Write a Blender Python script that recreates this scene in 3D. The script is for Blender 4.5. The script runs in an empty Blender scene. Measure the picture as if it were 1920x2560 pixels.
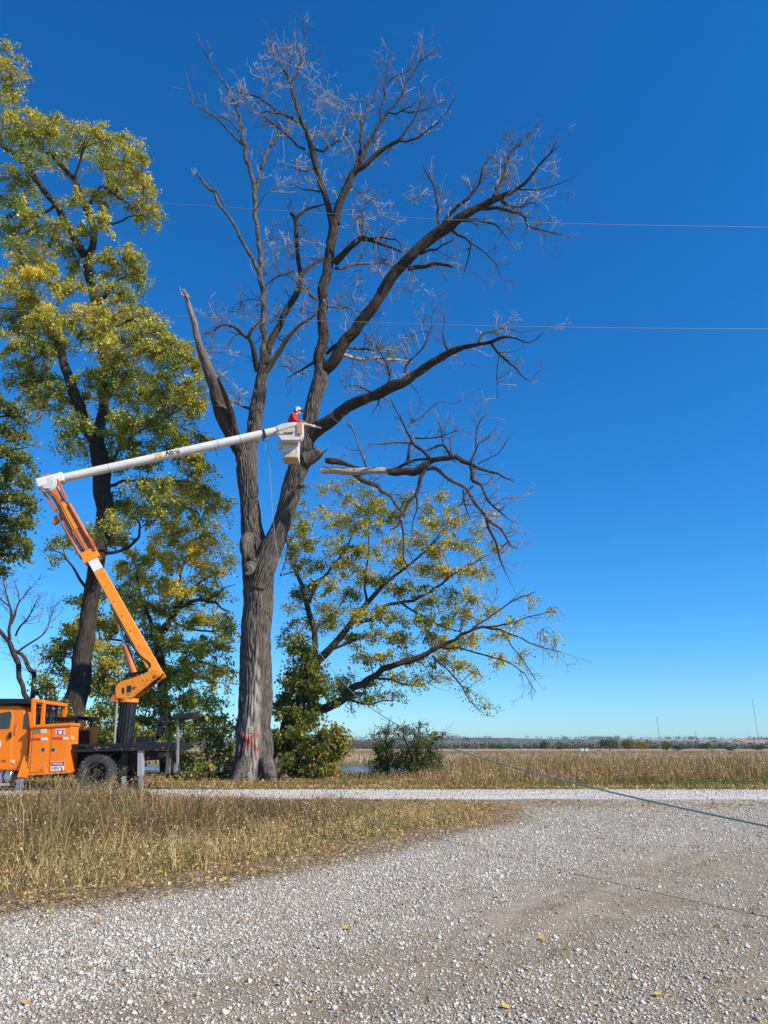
import bpy, bmesh, math, random
import numpy as np
from mathutils import Vector, Matrix

# ------------------------------------------------------------------ camera, sky, sun, exposure
F = 1790.0; H = 1.15; PITCH = math.atan(588.0 / F)
SP, CP = math.sin(PITCH), math.cos(PITCH)
scene = bpy.context.scene
COL = scene.collection
cam_d = bpy.data.cameras.new('camera'); cam = bpy.data.objects.new('camera', cam_d); COL.objects.link(cam)
cam_d.sensor_fit = 'VERTICAL'; cam_d.sensor_height = 36.0; cam_d.lens = 36.0 * F / 2560.0
cam_d.clip_start = 0.05; cam_d.clip_end = 20000.0
cam.location = (0, 0, H); cam.rotation_euler = (math.pi / 2 + PITCH, 0, 0)
scene.camera = cam

SUN_EL = math.radians(40.0); SUN_AZ = math.radians(122.0)      # azimuth from +Y towards +X
world = bpy.data.worlds.new('World'); scene.world = world; world.use_nodes = True
nt = world.node_tree; nt.nodes.clear()
sky = nt.nodes.new('ShaderNodeTexSky'); sky.sky_type = 'NISHITA'; sky.sun_disc = False
sky.sun_elevation = SUN_EL; sky.sun_rotation = SUN_AZ
sky.altitude = 300; sky.air_density = 1.15; sky.dust_density = 0.0; sky.ozone_density = 8.0
hs = nt.nodes.new('ShaderNodeMix'); hs.data_type = 'RGBA'; hs.blend_type = 'MULTIPLY'; hs.inputs[0].default_value = 1.0; hs.inputs[7].default_value = (0.62, 0.855, 1.02, 1)   # a clear, deep autumn blue
bg = nt.nodes.new('ShaderNodeBackground'); bg.inputs['Strength'].default_value = 0.145
wo = nt.nodes.new('ShaderNodeOutputWorld')
sat = nt.nodes.new('ShaderNodeHueSaturation'); sat.inputs['Saturation'].default_value = 1.12
nt.links.new(sky.outputs[0], hs.inputs[6]); nt.links.new(hs.outputs[2], sat.inputs['Color']); nt.links.new(sat.outputs[0], bg.inputs[0]); nt.links.new(bg.outputs[0], wo.inputs[0])
sun_d = bpy.data.lights.new('sun', 'SUN'); sun = bpy.data.objects.new('sun', sun_d); COL.objects.link(sun)
sun_d.energy = 5.0; sun_d.angle = math.radians(0.53); sun_d.color = (1.0, 0.90, 0.76)
svec = Vector((math.cos(SUN_EL) * math.sin(SUN_AZ), math.cos(SUN_EL) * math.cos(SUN_AZ), math.sin(SUN_EL)))
sun.rotation_euler = svec.to_track_quat('Z', 'Y').to_euler(); sun.location = (20, -20, 40)
vs = scene.view_settings
vs.view_transform = 'Standard'; vs.look = 'None'; vs.exposure = 0.25; vs.gamma = 1.0; vs.use_curve_mapping = False
scene.cycles.max_bounces = 6; scene.cycles.transparent_max_bounces = 8

# ------------------------------------------------------------------ helpers
rng = np.random.default_rng(7)
def at(px, py, Y):
    dx = (px - 960.0) / F; dy = (1280.0 - py) / F
    k = Y / (CP - dy * SP)
    return np.array([dx * k, Y, H + k * (SP + dy * CP)])
def depth(py, Y): return Y / (CP - (1280.0 - py) / F * SP)
def ground_at(px, py):
    dx = (px - 960.0) / F; dy = (1280.0 - py) / F
    k = -H / (SP + dy * CP)
    return np.array([dx * k, (CP - dy * SP) * k, 0.0])

def fast_mesh(name, V, quads=None, tris=None, col=None, smooth=False, attr=None):
    V = np.asarray(V, np.float32).reshape(-1, 3)
    me = bpy.data.meshes.new(name)
    q = np.zeros((0, 4), np.int32) if quads is None or len(quads) == 0 else np.asarray(quads, np.int32)
    t = np.zeros((0, 3), np.int32) if tris is None or len(tris) == 0 else np.asarray(tris, np.int32)
    me.vertices.add(len(V)); me.vertices.foreach_set('co', V.ravel())
    me.loops.add(q.size + t.size); me.loops.foreach_set('vertex_index', np.concatenate([q.ravel(), t.ravel()]))
    n = len(q) + len(t); me.polygons.add(n)
    st = np.concatenate([np.arange(len(q)) * 4, q.size + np.arange(len(t)) * 3]).astype(np.int32)
    me.polygons.foreach_set('loop_start', st)
    if smooth: me.polygons.foreach_set('use_smooth', np.ones(n, bool))
    if col is not None:
        a = me.color_attributes.new('col', 'FLOAT_COLOR', 'POINT')
        c = np.ones((len(V), 4), np.float32); c[:, :3] = col; a.data.foreach_set('color', c.ravel())
    if attr is not None:
        for an, av in attr.items():
            a = me.attributes.new(an, 'FLOAT', 'POINT'); a.data.foreach_set('value', np.asarray(av, np.float32))
    me.update(calc_edges=True)
    return me

ORIGIN = {}
def thing(name, label, cat, loc, group=None):
    o = bpy.data.objects.new(name, None); COL.objects.link(o); o.location = loc
    o.empty_display_size = 0.3
    o['label'] = label; o['category'] = cat
    if group: o['group'] = group
    ORIGIN[o] = Vector(loc); return o
def part(name, me, mat, parent=None, label=None, kind=None):
    me.name = name
    if parent is not None: me.transform(Matrix.Translation(-ORIGIN[parent]))
    mats = mat if isinstance(mat, (list, tuple)) else [mat]
    if not me.materials:
        for m in mats: me.materials.append(m)
    o = bpy.data.objects.new(name, me); COL.objects.link(o)
    if parent is not None:
        o.parent = parent; ORIGIN[o] = ORIGIN[parent]
    if label: o['label'] = label
    if kind: o['kind'] = kind
    return o
def single(name, me, mat, label, cat, loc, group=None):
    me.transform(Matrix.Translation(-Vector(loc)))
    o = part(name, me, mat); o.location = loc
    o['label'] = label; o['category'] = cat
    if group: o['group'] = group
    return o
def copy_thing(root, loc, rz=0.0, sc=1.0, label=None):
    c = root.copy(); COL.objects.link(c); c.location = loc; c.rotation_euler = (0, 0, rz); c.scale = (sc, sc, sc)
    if label: c['label'] = label
    for ch in root.children:
        d = ch.copy(); COL.objects.link(d); d.parent = c
    return c
def bevel(o, w=0.012, seg=2):
    m = o.modifiers.new('bevel', 'BEVEL'); m.width = w; m.segments = seg; m.limit_method = 'ANGLE'; m.angle_limit = math.radians(35)
    return o

# ---- materials
def nodes(name):
    m = bpy.data.materials.new(name); m.use_nodes = True
    n = m.node_tree; b = n.nodes['Principled BSDF']
    return m, n, b
def ramp(n, fac, stops):
    r = n.nodes.new('ShaderNodeValToRGB'); e = r.color_ramp.elements
    while len(e) < len(stops): e.new(0.5)
    for i, (p, c) in enumerate(stops):
        e[i].position = p; e[i].color = (*c, 1) if len(c) == 3 else c
    n.links.new(fac, r.inputs[0]); return r.outputs[0]
def noise(n, scale, detail=4, rough=0.55, vec=None, dist=0.0):
    t = n.nodes.new('ShaderNodeTexNoise'); t.inputs['Scale'].default_value = scale
    t.inputs['Detail'].default_value = detail; t.inputs['Roughness'].default_value = rough; t.inputs['Distortion'].default_value = dist
    if vec is not None: n.links.new(vec, t.inputs['Vector'])
    return t.outputs['Fac']
def coords(n, stretch=(1, 1, 1), kind='Object'):
    tc = n.nodes.new('ShaderNodeTexCoord'); mp = n.nodes.new('ShaderNodeMapping'); mp.inputs['Scale'].default_value = stretch
    n.links.new(tc.outputs[kind], mp.inputs['Vector']); return mp.outputs[0]
def mix(n, fac, a, b, mode='MIX'):
    m = n.nodes.new('ShaderNodeMix'); m.data_type = 'RGBA'; m.blend_type = mode
    for s, v in ((m.inputs['Factor'], fac), (m.inputs[6], a), (m.inputs[7], b)):
        if hasattr(v, 'is_linked') or hasattr(v, 'links'): n.links.new(v, s)
        elif isinstance(v, (int, float)): s.default_value = v
        else: s.default_value = (*v, 1)
    return m.outputs[2]
def bump(n, b, h, strength=0.4, dist=0.02):
    k = n.nodes.new('ShaderNodeBump'); k.inputs['Strength'].default_value = strength; k.inputs['Distance'].default_value = dist
    n.links.new(h, k.inputs['Height']); n.links.new(k.outputs[0], b.inputs['Normal'])
def paint(name, c, rough=0.4, metal=0.0, dirt=0.25, dc=(0.12, 0.09, 0.06), scale=2.5, spec=0.5):
    m, n, b = nodes(name); v = coords(n)
    f = noise(n, scale, 6, 0.65, v); d = ramp(n, f, [(0.45, (0, 0, 0)), (0.8, (1, 1, 1))])
    sc = n.nodes.new('ShaderNodeMath'); sc.operation = 'MULTIPLY'; sc.inputs[1].default_value = dirt; n.links.new(d, sc.inputs[0])
    n.links.new(mix(n, sc.outputs[0], c, dc), b.inputs['Base Color'])
    r = n.nodes.new('ShaderNodeMapRange'); r.inputs[3].default_value = rough; r.inputs[4].default_value = min(1, rough + 0.3)
    n.links.new(d, r.inputs[0]); n.links.new(r.outputs[0], b.inputs['Roughness'])
    b.inputs['Metallic'].default_value = metal; b.inputs['Specular IOR Level'].default_value = spec
    return m
def attr_mat(name, trans=0.0, rough=0.6, spec=0.3, attr='col', noise_amt=0.0):
    m, n, b = nodes(name)
    a = n.nodes.new('ShaderNodeAttribute'); a.attribute_name = attr
    n.links.new(a.outputs['Color'], b.inputs['Base Color']); b.inputs['Roughness'].default_value = rough
    b.inputs['Specular IOR Level'].default_value = spec
    if trans > 0:
        t = n.nodes.new('ShaderNodeBsdfTranslucent'); hsv = n.nodes.new('ShaderNodeHueSaturation')
        hsv.inputs['Saturation'].default_value = 1.125; hsv.inputs['Value'].default_value = 1.5
        n.links.new(a.outputs['Color'], hsv.inputs['Color']); n.links.new(hsv.outputs[0], t.inputs['Color'])
        ms = n.nodes.new('ShaderNodeMixShader'); ms.inputs[0].default_value = trans
        out = n.nodes['Material Output']
        n.links.new(b.outputs[0], ms.inputs[1]); n.links.new(t.outputs[0], ms.inputs[2]); n.links.new(ms.outputs[0], out.inputs[0])
    return m
def bark_mat(name, c0, c1, pale=(0.40, 0.35, 0.30), stretch=0.10, scale=20):
    m, n, b = nodes(name); v = coords(n, (1, 1, stretch))
    f = noise(n, scale, 6, 0.7, v); g = noise(n, 1.1, 3, 0.6, coords(n))
    c = ramp(n, f, [(0.36, c0), (0.60, c1)])
    lich = ramp(n, g, [(0.56, (0, 0, 0)), (0.72, (0.5, 0.5, 0.5))])
    c = mix(n, lich, c, tuple(min(1, x * 1.25) for x in c1))
    a = n.nodes.new('ShaderNodeAttribute'); a.attribute_name = 'pale'
    pf = noise(n, 9, 5, 0.7, coords(n, (1, 1, 0.15)))
    pc = ramp(n, pf, [(0.3, tuple(x * 0.62 for x in pale)), (0.65, pale)])
    n.links.new(mix(n, a.outputs['Fac'], c, pc), b.inputs['Base Color'])
    b.inputs['Roughness'].default_value = 0.9; b.inputs['Specular IOR Level'].default_value = 0.15
    bump(n, b, f, 1.0, 0.05)
    return m
M = {}
M['bark'] = bark_mat('bark', (0.018, 0.014, 0.011), (0.092, 0.073, 0.058))
M['trunk_bark'] = bark_mat('weathered_trunk_bark', (0.024, 0.020, 0.0165), (0.19, 0.163, 0.137))
M['bark2'] = bark_mat('bark_dark', (0.022, 0.018, 0.015), (0.085, 0.07, 0.058))
M['grey_wood'] = bark_mat('barkless_wood', (0.045, 0.036, 0.030), (0.185, 0.155, 0.13), stretch=0.12)
M['lichen_bark'] = bark_mat('lichen_bark', (0.12, 0.09, 0.055), (0.30, 0.25, 0.13))
M['pale_wood'] = bark_mat('peeled_wood', (0.28, 0.22, 0.16), (0.56, 0.48, 0.38), stretch=0.12)
M['cut'] = paint('fresh_cut_wood', (0.62, 0.43, 0.22), 0.8, dirt=0.4, dc=(0.35, 0.22, 0.1), scale=9)
M['cut_old'] = paint('weathered_cut_wood', (0.50, 0.40, 0.30), 0.85, dirt=0.5, dc=(0.25, 0.18, 0.12), scale=9)
M['twig'] = attr_mat('twig', 0, 0.85, 0.2)
M['leaf'] = attr_mat('leaf', 0.44, 0.45, 0.4)
M['grass'] = attr_mat('grass', 0.22, 0.8, 0.15)
M['stone'] = attr_mat('stone', 0, 0.85, 0.25)
M['orange'] = paint('orange_paint', (0.86, 0.205, 0.004), 0.38, dirt=0.16, dc=(0.42, 0.11, 0.02))
M['orange2'] = paint('worn_orange_paint', (0.80, 0.26, 0.012), 0.42, dirt=0.2, dc=(0.45, 0.14, 0.03))
M['red_orange'] = paint('faded_red_orange_paint', (0.62, 0.16, 0.04), 0.5, dirt=0.25)
M['white'] = paint('white_fibreglass', (0.72, 0.71, 0.68), 0.4, dirt=0.6, dc=(0.42, 0.38, 0.33), scale=1.6)
M['cream'] = paint('scuffed_fibreglass', (0.62, 0.53, 0.38), 0.6, dirt=0.7, dc=(0.34, 0.25, 0.14), scale=9)
M['black'] = paint('black_paint', (0.010, 0.011, 0.012), 0.42, dirt=0.25, dc=(0.035, 0.032, 0.03))
M['dark'] = paint('dark_underside', (0.015, 0.014, 0.013), 0.8, dirt=0.3, dc=(0.05, 0.04, 0.03))
M['rubber'] = paint('tyre_rubber', (0.028, 0.028, 0.029), 0.75, dirt=0.7, dc=(0.12, 0.105, 0.09), scale=5)
M['steel'] = paint('bare_steel', (0.42, 0.42, 0.42), 0.4, 0.85, dirt=0.4, dc=(0.2, 0.18, 0.16), scale=6)
M['grey'] = paint('grey_paint', (0.32, 0.32, 0.33), 0.5, dirt=0.4, scale=6)
M['chrome'] = paint('polished_rod', (0.62, 0.63, 0.65), 0.2, 0.95, dirt=0.1)
M['alu'] = paint('aluminium_tank', (0.55, 0.55, 0.56), 0.34, 0.9, dirt=0.35, dc=(0.25, 0.22, 0.2))
M['signwhite'] = paint('sign_white', (0.75, 0.74, 0.70), 0.5, dirt=0.15)
M['signred'] = paint('sign_red', (0.55, 0.03, 0.03), 0.5, dirt=0.15)
M['signtan'] = paint('sticker_cream', (0.70, 0.58, 0.36), 0.5, dirt=0.15)
M['signgrey'] = paint('sticker_grey', (0.22, 0.17, 0.15), 0.5, dirt=0.3, scale=30)
M['yellow'] = paint('logo_yellow', (0.75, 0.52, 0.05), 0.45, dirt=0.1)
M['ink'] = paint('black_print', (0.02, 0.02, 0.02), 0.6, dirt=0.0)
M['tan'] = paint('tan_leather', (0.55, 0.30, 0.11), 0.7, dirt=0.3, dc=(0.3, 0.16, 0.06))
M['xred'] = paint('spray_paint_red', (0.50, 0.085, 0.03), 0.8, dirt=0.75, dc=(0.26, 0.13, 0.08), scale=14)
M['jacket'] = paint('red_jacket', (0.70, 0.018, 0.022), 0.8, dirt=0.2, dc=(0.35, 0.01, 0.01), scale=9)
M['trousers'] = paint('dark_trousers', (0.04, 0.045, 0.06), 0.85, dirt=0.2)
M['skin'] = paint('skin', (0.55, 0.32, 0.22), 0.5, dirt=0.15, dc=(0.4, 0.2, 0.13))
M['hair'] = paint('hair', (0.05, 0.035, 0.025), 0.7, dirt=0)
M['helmet'] = paint('helmet_shell', (0.50, 0.50, 0.48), 0.35, dirt=0.5, dc=(0.1, 0.1, 0.1), scale=12)
M['rope'] = paint('rope', (0.25, 0.30, 0.25), 0.85, dirt=0.4, dc=(0.12, 0.14, 0.12), scale=6)
M['wire'] = paint('cable', (0.26, 0.26, 0.27), 0.5, 0.3, dirt=0.1)
M['pole'] = paint('weathered_pole', (0.30, 0.26, 0.22), 0.9, dirt=0.3)
M['mast'] = paint('mast_paint', (0.22, 0.20, 0.20), 0.7, dirt=0.2)
def glass_mat():
    m, n, b = nodes('tinted_glass'); b.inputs['Base Color'].default_value = (0.03, 0.05, 0.05, 1)
    b.inputs['Roughness'].default_value = 0.04; b.inputs['Specular IOR Level'].default_value = 0.9
    b.inputs['Transmission Weight'].default_value = 0.25; return m
M['glass'] = glass_mat()

# ---- small solids (general polygons)
class MB:
    def __init__(s): s.v = []; s.f = []
    def add(s, V, Fc):
        o = len(s.v); s.v += [tuple(float(c) for c in p) for p in V]; s.f += [tuple(i + o for i in f) for f in Fc]; return s
    def hexa(s, P):   # 8 points: bottom ring 0-3, top ring 4-7
        return s.add(P, [(3, 2, 1, 0), (4, 5, 6, 7), (0, 1, 5, 4), (1, 2, 6, 5), (2, 3, 7, 6), (3, 0, 4, 7)])
    def box(s, x0, x1, y0, y1, z0, z1):
        return s.hexa([(x0, y0, z0), (x1, y0, z0), (x1, y1, z0), (x0, y1, z0), (x0, y0, z1), (x1, y0, z1), (x1, y1, z1), (x0, y1, z1)])
    def prism(s, xz, y0, y1):
        n = len(xz)
        V = [(x, y0, z) for x, z in xz] + [(x, y1, z) for x, z in xz]
        return s.add(V, [tuple(range(n))[::-1], tuple(range(n, 2 * n))] + [(i, (i + 1) % n, n + (i + 1) % n, n + i) for i in range(n)])
    def pprism(s, pxs, Y, y0, y1):      # polygon read at distance Y, given real depth y0..y1
        q = [at(px, py, Y) for px, py in pxs]
        return s.prism([(p[0], p[2]) for p in q], y0, y1)
    def beam(s, p0, p1, w, h, side=(0, 1, 0), w1=None, h1=None):
        p0 = Vector(p0); p1 = Vector(p1); d = (p1 - p0).normalized(); sd = Vector(side); sd = (sd - sd.dot(d) * d).normalized(); up = d.cross(sd)
        w1 = w1 or w; h1 = h1 or h
        def ring(p, w, h): return [p - sd * w / 2 - up * h / 2, p + sd * w / 2 - up * h / 2, p + sd * w / 2 + up * h / 2, p - sd * w / 2 + up * h / 2]
        return s.hexa(ring(p0, w, h) + ring(p1, w1, h1))
    def cyl(s, p0, p1, r, n=20, r1=None):
        p0 = Vector(p0); p1 = Vector(p1); d = (p1 - p0).normalized(); a = d.orthogonal().normalized(); b = d.cross(a); r1 = r if r1 is None else r1
        V = []
        for p, q in ((p0, r), (p1, r1)):
            V += [p + a * math.cos(2 * math.pi * i / n) * q + b * math.sin(2 * math.pi * i / n) * q for i in range(n)]
        return s.add(V, [tuple(range(n))[::-1], tuple(range(n, 2 * n))] + [(i, (i + 1) % n, n + (i + 1) % n, n + i) for i in range(n)])
    def lathe(s, c, axis, prof, n=32):
        c = Vector(c); d = Vector(axis).normalized(); a = d.orthogonal().normalized(); b = d.cross(a); m = len(prof); V = []
        for i in range(n):
            t = 2 * math.pi * i / n; e = a * math.cos(t) + b * math.sin(t)
            V += [c + d * x + e * r for x, r in prof]
        Fc = [(i * m + j, ((i + 1) % n) * m + j, ((i + 1) % n) * m + j + 1, i * m + j + 1) for i in range(n) for j in range(m - 1)]
        return s.add(V, Fc)
    def mesh(s, name='m', smooth=False):
        me = bpy.data.meshes.new(name); me.from_pydata(s.v, [], s.f); me.update()
        bm = bmesh.new(); bm.from_mesh(me); bmesh.ops.recalc_face_normals(bm, faces=bm.faces); bm.to_mesh(me); bm.free()
        if smooth:
            for p in me.polygons: p.use_smooth = True
            try: me.set_sharp_from_angle(angle=math.radians(40))
            except Exception: pass
        return me

# ---- tubes
def noise_table(seed): return np.random.default_rng(seed).random((1024, 1024))
NT = noise_table(3)
def vnoise(u, v, pu, off=0):
    iu = np.floor(u).astype(int); iv = np.floor(v).astype(int); fu = u - iu; fv = v - iv
    fu = fu * fu * (3 - 2 * fu); fv = fv * fv * (3 - 2 * fv)
    a = lambda i, j: NT[(np.mod(i, pu) + off) % 1024, (j + off * 7) % 1024]
    return (a(iu, iv) * (1 - fu) + a(iu + 1, iv) * fu) * (1 - fv) + (a(iu, iv + 1) * (1 - fu) + a(iu + 1, iv + 1) * fu) * fv
def frames(P):
    T = np.gradient(P, axis=0); T /= np.linalg.norm(T, axis=1)[:, None] + 1e-9
    a = np.array([1.0, 0, 0]) if abs(T[0][0]) < 0.8 else np.array([0, 1.0, 0])
    N = np.zeros_like(P); a = a - a.dot(T[0]) * T[0]; N[0] = a / np.linalg.norm(a)
    for i in range(1, len(P)):
        b = N[i - 1] - N[i - 1].dot(T[i]) * T[i]; N[i] = b / (np.linalg.norm(b) + 1e-9)
    return T, N, np.cross(T, N)
def sm_(a, b, x):
    t = np.clip((x - a) / (b - a), 0, 1); return t * t * (3 - 2 * t)
class Tubes:
    def __init__(s): s.V = []; s.Q = []; s.T = []; s.C = []; s.n = 0; s.A = []
    def add(s, P, R, sides=4, col=None, bark=0.0, seed=0, pale=None, endcol=None):
        P = np.asarray(P, float); R = np.asarray(R, float); m = len(P)
        T, N, B = frames(P); th = np.arange(sides) * 2 * math.pi / sides
        rr = np.repeat(R[:, None], sides, 1)
        if bark > 0:
            L = np.concatenate([[0], np.cumsum(np.linalg.norm(np.diff(P, axis=0), axis=1))])
            r0 = max(R.mean(), 0.02); cells = max(6, int(2 * math.pi * r0 / 0.095))
            U, W = np.meshgrid(th / (2 * math.pi), L)
            wob = (vnoise(U * cells * 0.5, W / 1.3, max(3, cells // 2), seed + 5) - 0.5) * 2.2 + (vnoise(U * cells, W / 0.42, cells, seed + 15) - 0.5) * 0.9
            ph = np.round(U * cells * 0) + U * cells + wob
            fur = np.abs(np.sin(math.pi * ph)) ** 0.55
            brk = vnoise(U * cells, W / 0.24, cells, seed)
            fine = vnoise(U * cells * 3, W / 0.16, cells * 3, seed + 11)
            hgt = fur * (0.40 + 0.60 * sm_(0.22, 0.48, brk)) * 0.85 + 0.15 * fine
            rr = rr + bark * (hgt - 0.9) * np.minimum(1, rr / (0.6 * r0))
            big = vnoise(U * 4, W / 1.8, 4, seed + 21) - 0.5
            rr = rr * (1 + 0.07 * big)
        X = P[:, None, :] + rr[..., None] * (np.cos(th)[None, :, None] * N[:, None, :] + np.sin(th)[None, :, None] * B[:, None, :])
        o = s.n; s.V.append(X.reshape(-1, 3)); i = np.arange(m - 1)[:, None] * sides + np.arange(sides)[None, :]
        j = np.arange(m - 1)[:, None] * sides + (np.arange(sides)[None, :] + 1) % sides
        s.Q.append((np.stack([i, j, j + sides, i + sides], -1).reshape(-1, 4)) + o); s.n += m * sides
        # tip cap
        tip = s.n; s.V.append(P[-1][None] + T[-1][None] * R[-1] * 0.3); s.n += 1
        k = np.arange(sides); s.T.append(np.stack([o + (m - 1) * sides + k, o + (m - 1) * sides + (k + 1) % sides, np.full(sides, tip)], -1))
        c = np.ones((m * sides + 1, 3)) * (np.array(col) if col is not None else 1)
        if endcol is not None:
            t = np.repeat(np.linspace(0, 1, m), sides); t = np.append(t, 1.0)[:, None]; c = c * (1 - t) + np.array(endcol) * t
        s.C.append(c)
        pa = np.zeros(m * sides + 1)
        if pale is not None: pa[:-1] = pale(X.reshape(-1, 3))
        s.A.append(pa)
        return s
    def mesh(s, name='t', smooth=True):
        return fast_mesh(name, np.concatenate(s.V), np.concatenate(s.Q), np.concatenate(s.T), np.concatenate(s.C), smooth, {'pale': np.concatenate(s.A)})

def cat(P, step):
    P = np.asarray(P, float)
    if len(P) < 3:
        L = np.linalg.norm(P[-1, :3] - P[0, :3]); n = max(3, int(L / step) + 1); t = np.linspace(0, 1, n)[:, None]; return P[0] * (1 - t) + P[-1] * t
    Q = np.vstack([2 * P[0] - P[1], P, 2 * P[-1] - P[-2]]); out = []
    for i in range(1, len(Q) - 2):
        L = np.linalg.norm(Q[i + 1, :3] - Q[i, :3]); n = max(2, int(L / step) + 1)
        t = np.linspace(0, 1, n, endpoint=False)[:, None]; a, b, c, d = Q[i - 1], Q[i], Q[i + 1], Q[i + 2]
        out.append(0.5 * (2 * b + (c - a) * t + (2 * a - 5 * b + 4 * c - d) * t ** 2 + (3 * b - a - 3 * c + d) * t ** 3))
    out.append(Q[-2][None]); return np.vstack(out)
def parse(s):
    pts = []
    for tok in s.split():
        a = [float(x) for x in tok.split(',')]; pts.append(a + [np.nan] * (3 - len(a)))
    A = np.array(pts); w = A[:, 2]; ok = ~np.isnan(w)
    if not ok[-1]: w[-1] = 2.2; ok[-1] = True
    A[:, 2] = np.interp(np.arange(len(w)), np.nonzero(ok)[0], w[ok]); return A
class Tree:
    """limbs read from the picture, each given its own course in depth"""
    def __init__(s, Y, seed): s.Y = Y; s.rng = np.random.default_rng(seed); s.S = []; s.limbs = []
    def limb(s, txt, dy0=None, dy1=None, step=0.16, rough=0.25):
        A = parse(txt); m = len(A)
        if dy0 is None:
            best = None
            for (pp, yy) in s.S:
                d = np.hypot(pp[:, 0] - A[0, 0], pp[:, 1] - A[0, 1]); i = d.argmin()
                if best is None or d[i] < best[0]: best = (d[i], yy[i])
            dy0 = best[1] if best else 0.0
        L = np.hypot(*np.diff(A[:, :2], axis=0).T).sum() / F * depth(A[0, 1], s.Y)
        if dy1 is None: dy1 = dy0 + s.rng.uniform(-0.45, 0.45) * L
        t = np.concatenate([[0], np.cumsum(np.hypot(*np.diff(A[:, :2], axis=0).T))]); t /= t[-1]
        dy = dy0 + (dy1 - dy0) * t
        P = np.array([np.append(at(a[0], a[1], s.Y + y), max(a[2], 1.6) / 2 / F * depth(a[1], s.Y + y)) for a, y in zip(A, dy)])
        s.S.append((A[:, :2], dy))
        # dense picture samples so that children find their parent's depth
        q = np.linspace(0, 1, 40); s.S[-1] = (np.stack([np.interp(q, t, A[:, 0]), np.interp(q, t, A[:, 1])], 1), np.interp(q, t, dy))
        C = cat(P, step); n = len(C)
        if n > 4:
            # even spacing, then a slow wander of the axis
            D = np.concatenate([[0], np.cumsum(np.linalg.norm(np.diff(C[:, :3], axis=0), axis=1))]); nn = max(5, int(D[-1] / step)); q = np.linspace(0, D[-1], nn)
            C = np.stack([np.interp(q, D, C[:, i]) for i in range(4)], 1)
            for _ in range(2): C[1:-1] = 0.25 * C[:-2] + 0.5 * C[1:-1] + 0.25 * C[2:]
            thin = C[:, 3].mean() < 0.1; nk = max(3, int(D[-1] / (0.30 if thin else 0.6))); kn = s.rng.normal(0, 1, (nk, 3)); kn[0] = 0
            w = np.stack([np.interp(q, np.linspace(0, D[-1], nk), kn[:, i]) for i in range(3)], 1)
            for _ in range(0 if thin else 3): w[1:-1] = 0.25 * w[:-2] + 0.5 * w[1:-1] + 0.25 * w[2:]
            C[:, :3] += w * (np.minimum(0.012 + C[:, 3:4] * 0.55, 0.042) if thin else np.minimum(C[:, 3:4] * rough, 0.05))
        C[:, 3] = np.maximum(C[:, 3], 0.006); s.limbs.append(C); return C
def twig(rng, p, d, L, r, out, level, up=0.25, col=(0.3, 0.27, 0.25), tip=(0.5, 0.47, 0.45), droop=0.0, kids=4):
    n = max(4, int(L / 0.16)); P = [np.array(p, float)]; d = np.array(d, float); d /= np.linalg.norm(d) + 1e-9; st = L / (n - 1)
    for i in range(n - 1):
        d = d + rng.normal(0, 0.125, 3) + np.array([0, 0, up * 0.22 - droop * 0.3]); d /= np.linalg.norm(d); P.append(P[-1] + d * st)
    P = np.array(P); out.append((P, np.linspace(r, max(0.0055, r * 0.4), n), col, tip))
    if level > 0:
        for _ in range(rng.poisson(kids)):
            i = rng.integers(1, n); t = P[min(i, n - 1)] - P[i - 1]; t /= np.linalg.norm(t) + 1e-9
            q = rng.normal(0, 1, 3); q -= q.dot(t) * t; q /= np.linalg.norm(q) + 1e-9
            twig(rng, P[i], t * 0.75 + q * 0.75, L * rng.uniform(0.35, 0.65) * (1 - 0.4 * i / n), r * 0.6, out, level - 1, up, col, tip, droop, kids)
    return P
def twig_mesh(out, sides=3):
    t = Tubes()
    for P, R, c, e in out: t.add(P, R, sides, c, endcol=e)
    return t.mesh('twigs', True)
def leaf_mesh(pos, size, col, rng, droop=0.5, name='crown', aspect=0.85):
    n = len(pos); a = rng.normal(0, 1, (n, 3)); a[:, 2] -= droop; a /= np.linalg.norm(a, axis=1)[:, None]
    b = rng.normal(0, 1, (n, 3)); b -= (b * a).sum(1)[:, None] * a; b /= np.linalg.norm(b, axis=1)[:, None]
    nn = np.cross(a, b); s = np.asarray(size).reshape(-1, 1) * np.ones((n, 1))
    base = pos; l = pos + a * s * 0.42 + b * s * aspect * 0.5 + nn * s * 0.1; r = pos + a * s * 0.42 - b * s * aspect * 0.5 + nn * s * 0.1; t = pos + a * s
    V = np.stack([base, l, t, r], 1).reshape(-1, 3); q = np.arange(n * 4).reshape(-1, 4)
    return fast_mesh(name, V, q, None, np.repeat(col, 4, 0))
PAL = dict(green=np.array([[0.145, 0.19, 0.042], [0.195, 0.245, 0.055], [0.095, 0.13, 0.032], [0.26, 0.29, 0.07]]),
           yel=np.array([[0.64, 0.49, 0.075], [0.55, 0.47, 0.09], [0.72, 0.53, 0.075], [0.44, 0.42, 0.09]]),
           brown=np.array([[0.40, 0.22, 0.05], [0.32, 0.16, 0.06], [0.45, 0.30, 0.10]]))
def leaf_cols(n, y, rng, brown=0.03, bright=1.0):
    u = rng.random(n); g = PAL['green'][rng.integers(0, 4, n)]; ye = PAL['yel'][rng.integers(0, 4, n)]; br = PAL['brown'][rng.integers(0, 3, n)]
    m = rng.random(n)[:, None] * 0.5
    c = np.where((u < y)[:, None], ye * (1 - m * 0.5) + g * m * 0.5, g * (1 - m * y) + ye * m * y)
    c = np.where((rng.random(n) < brown)[:, None], br, c)
    return c * rng.uniform(0.8, 1.2, (n, 1)) * bright
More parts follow.
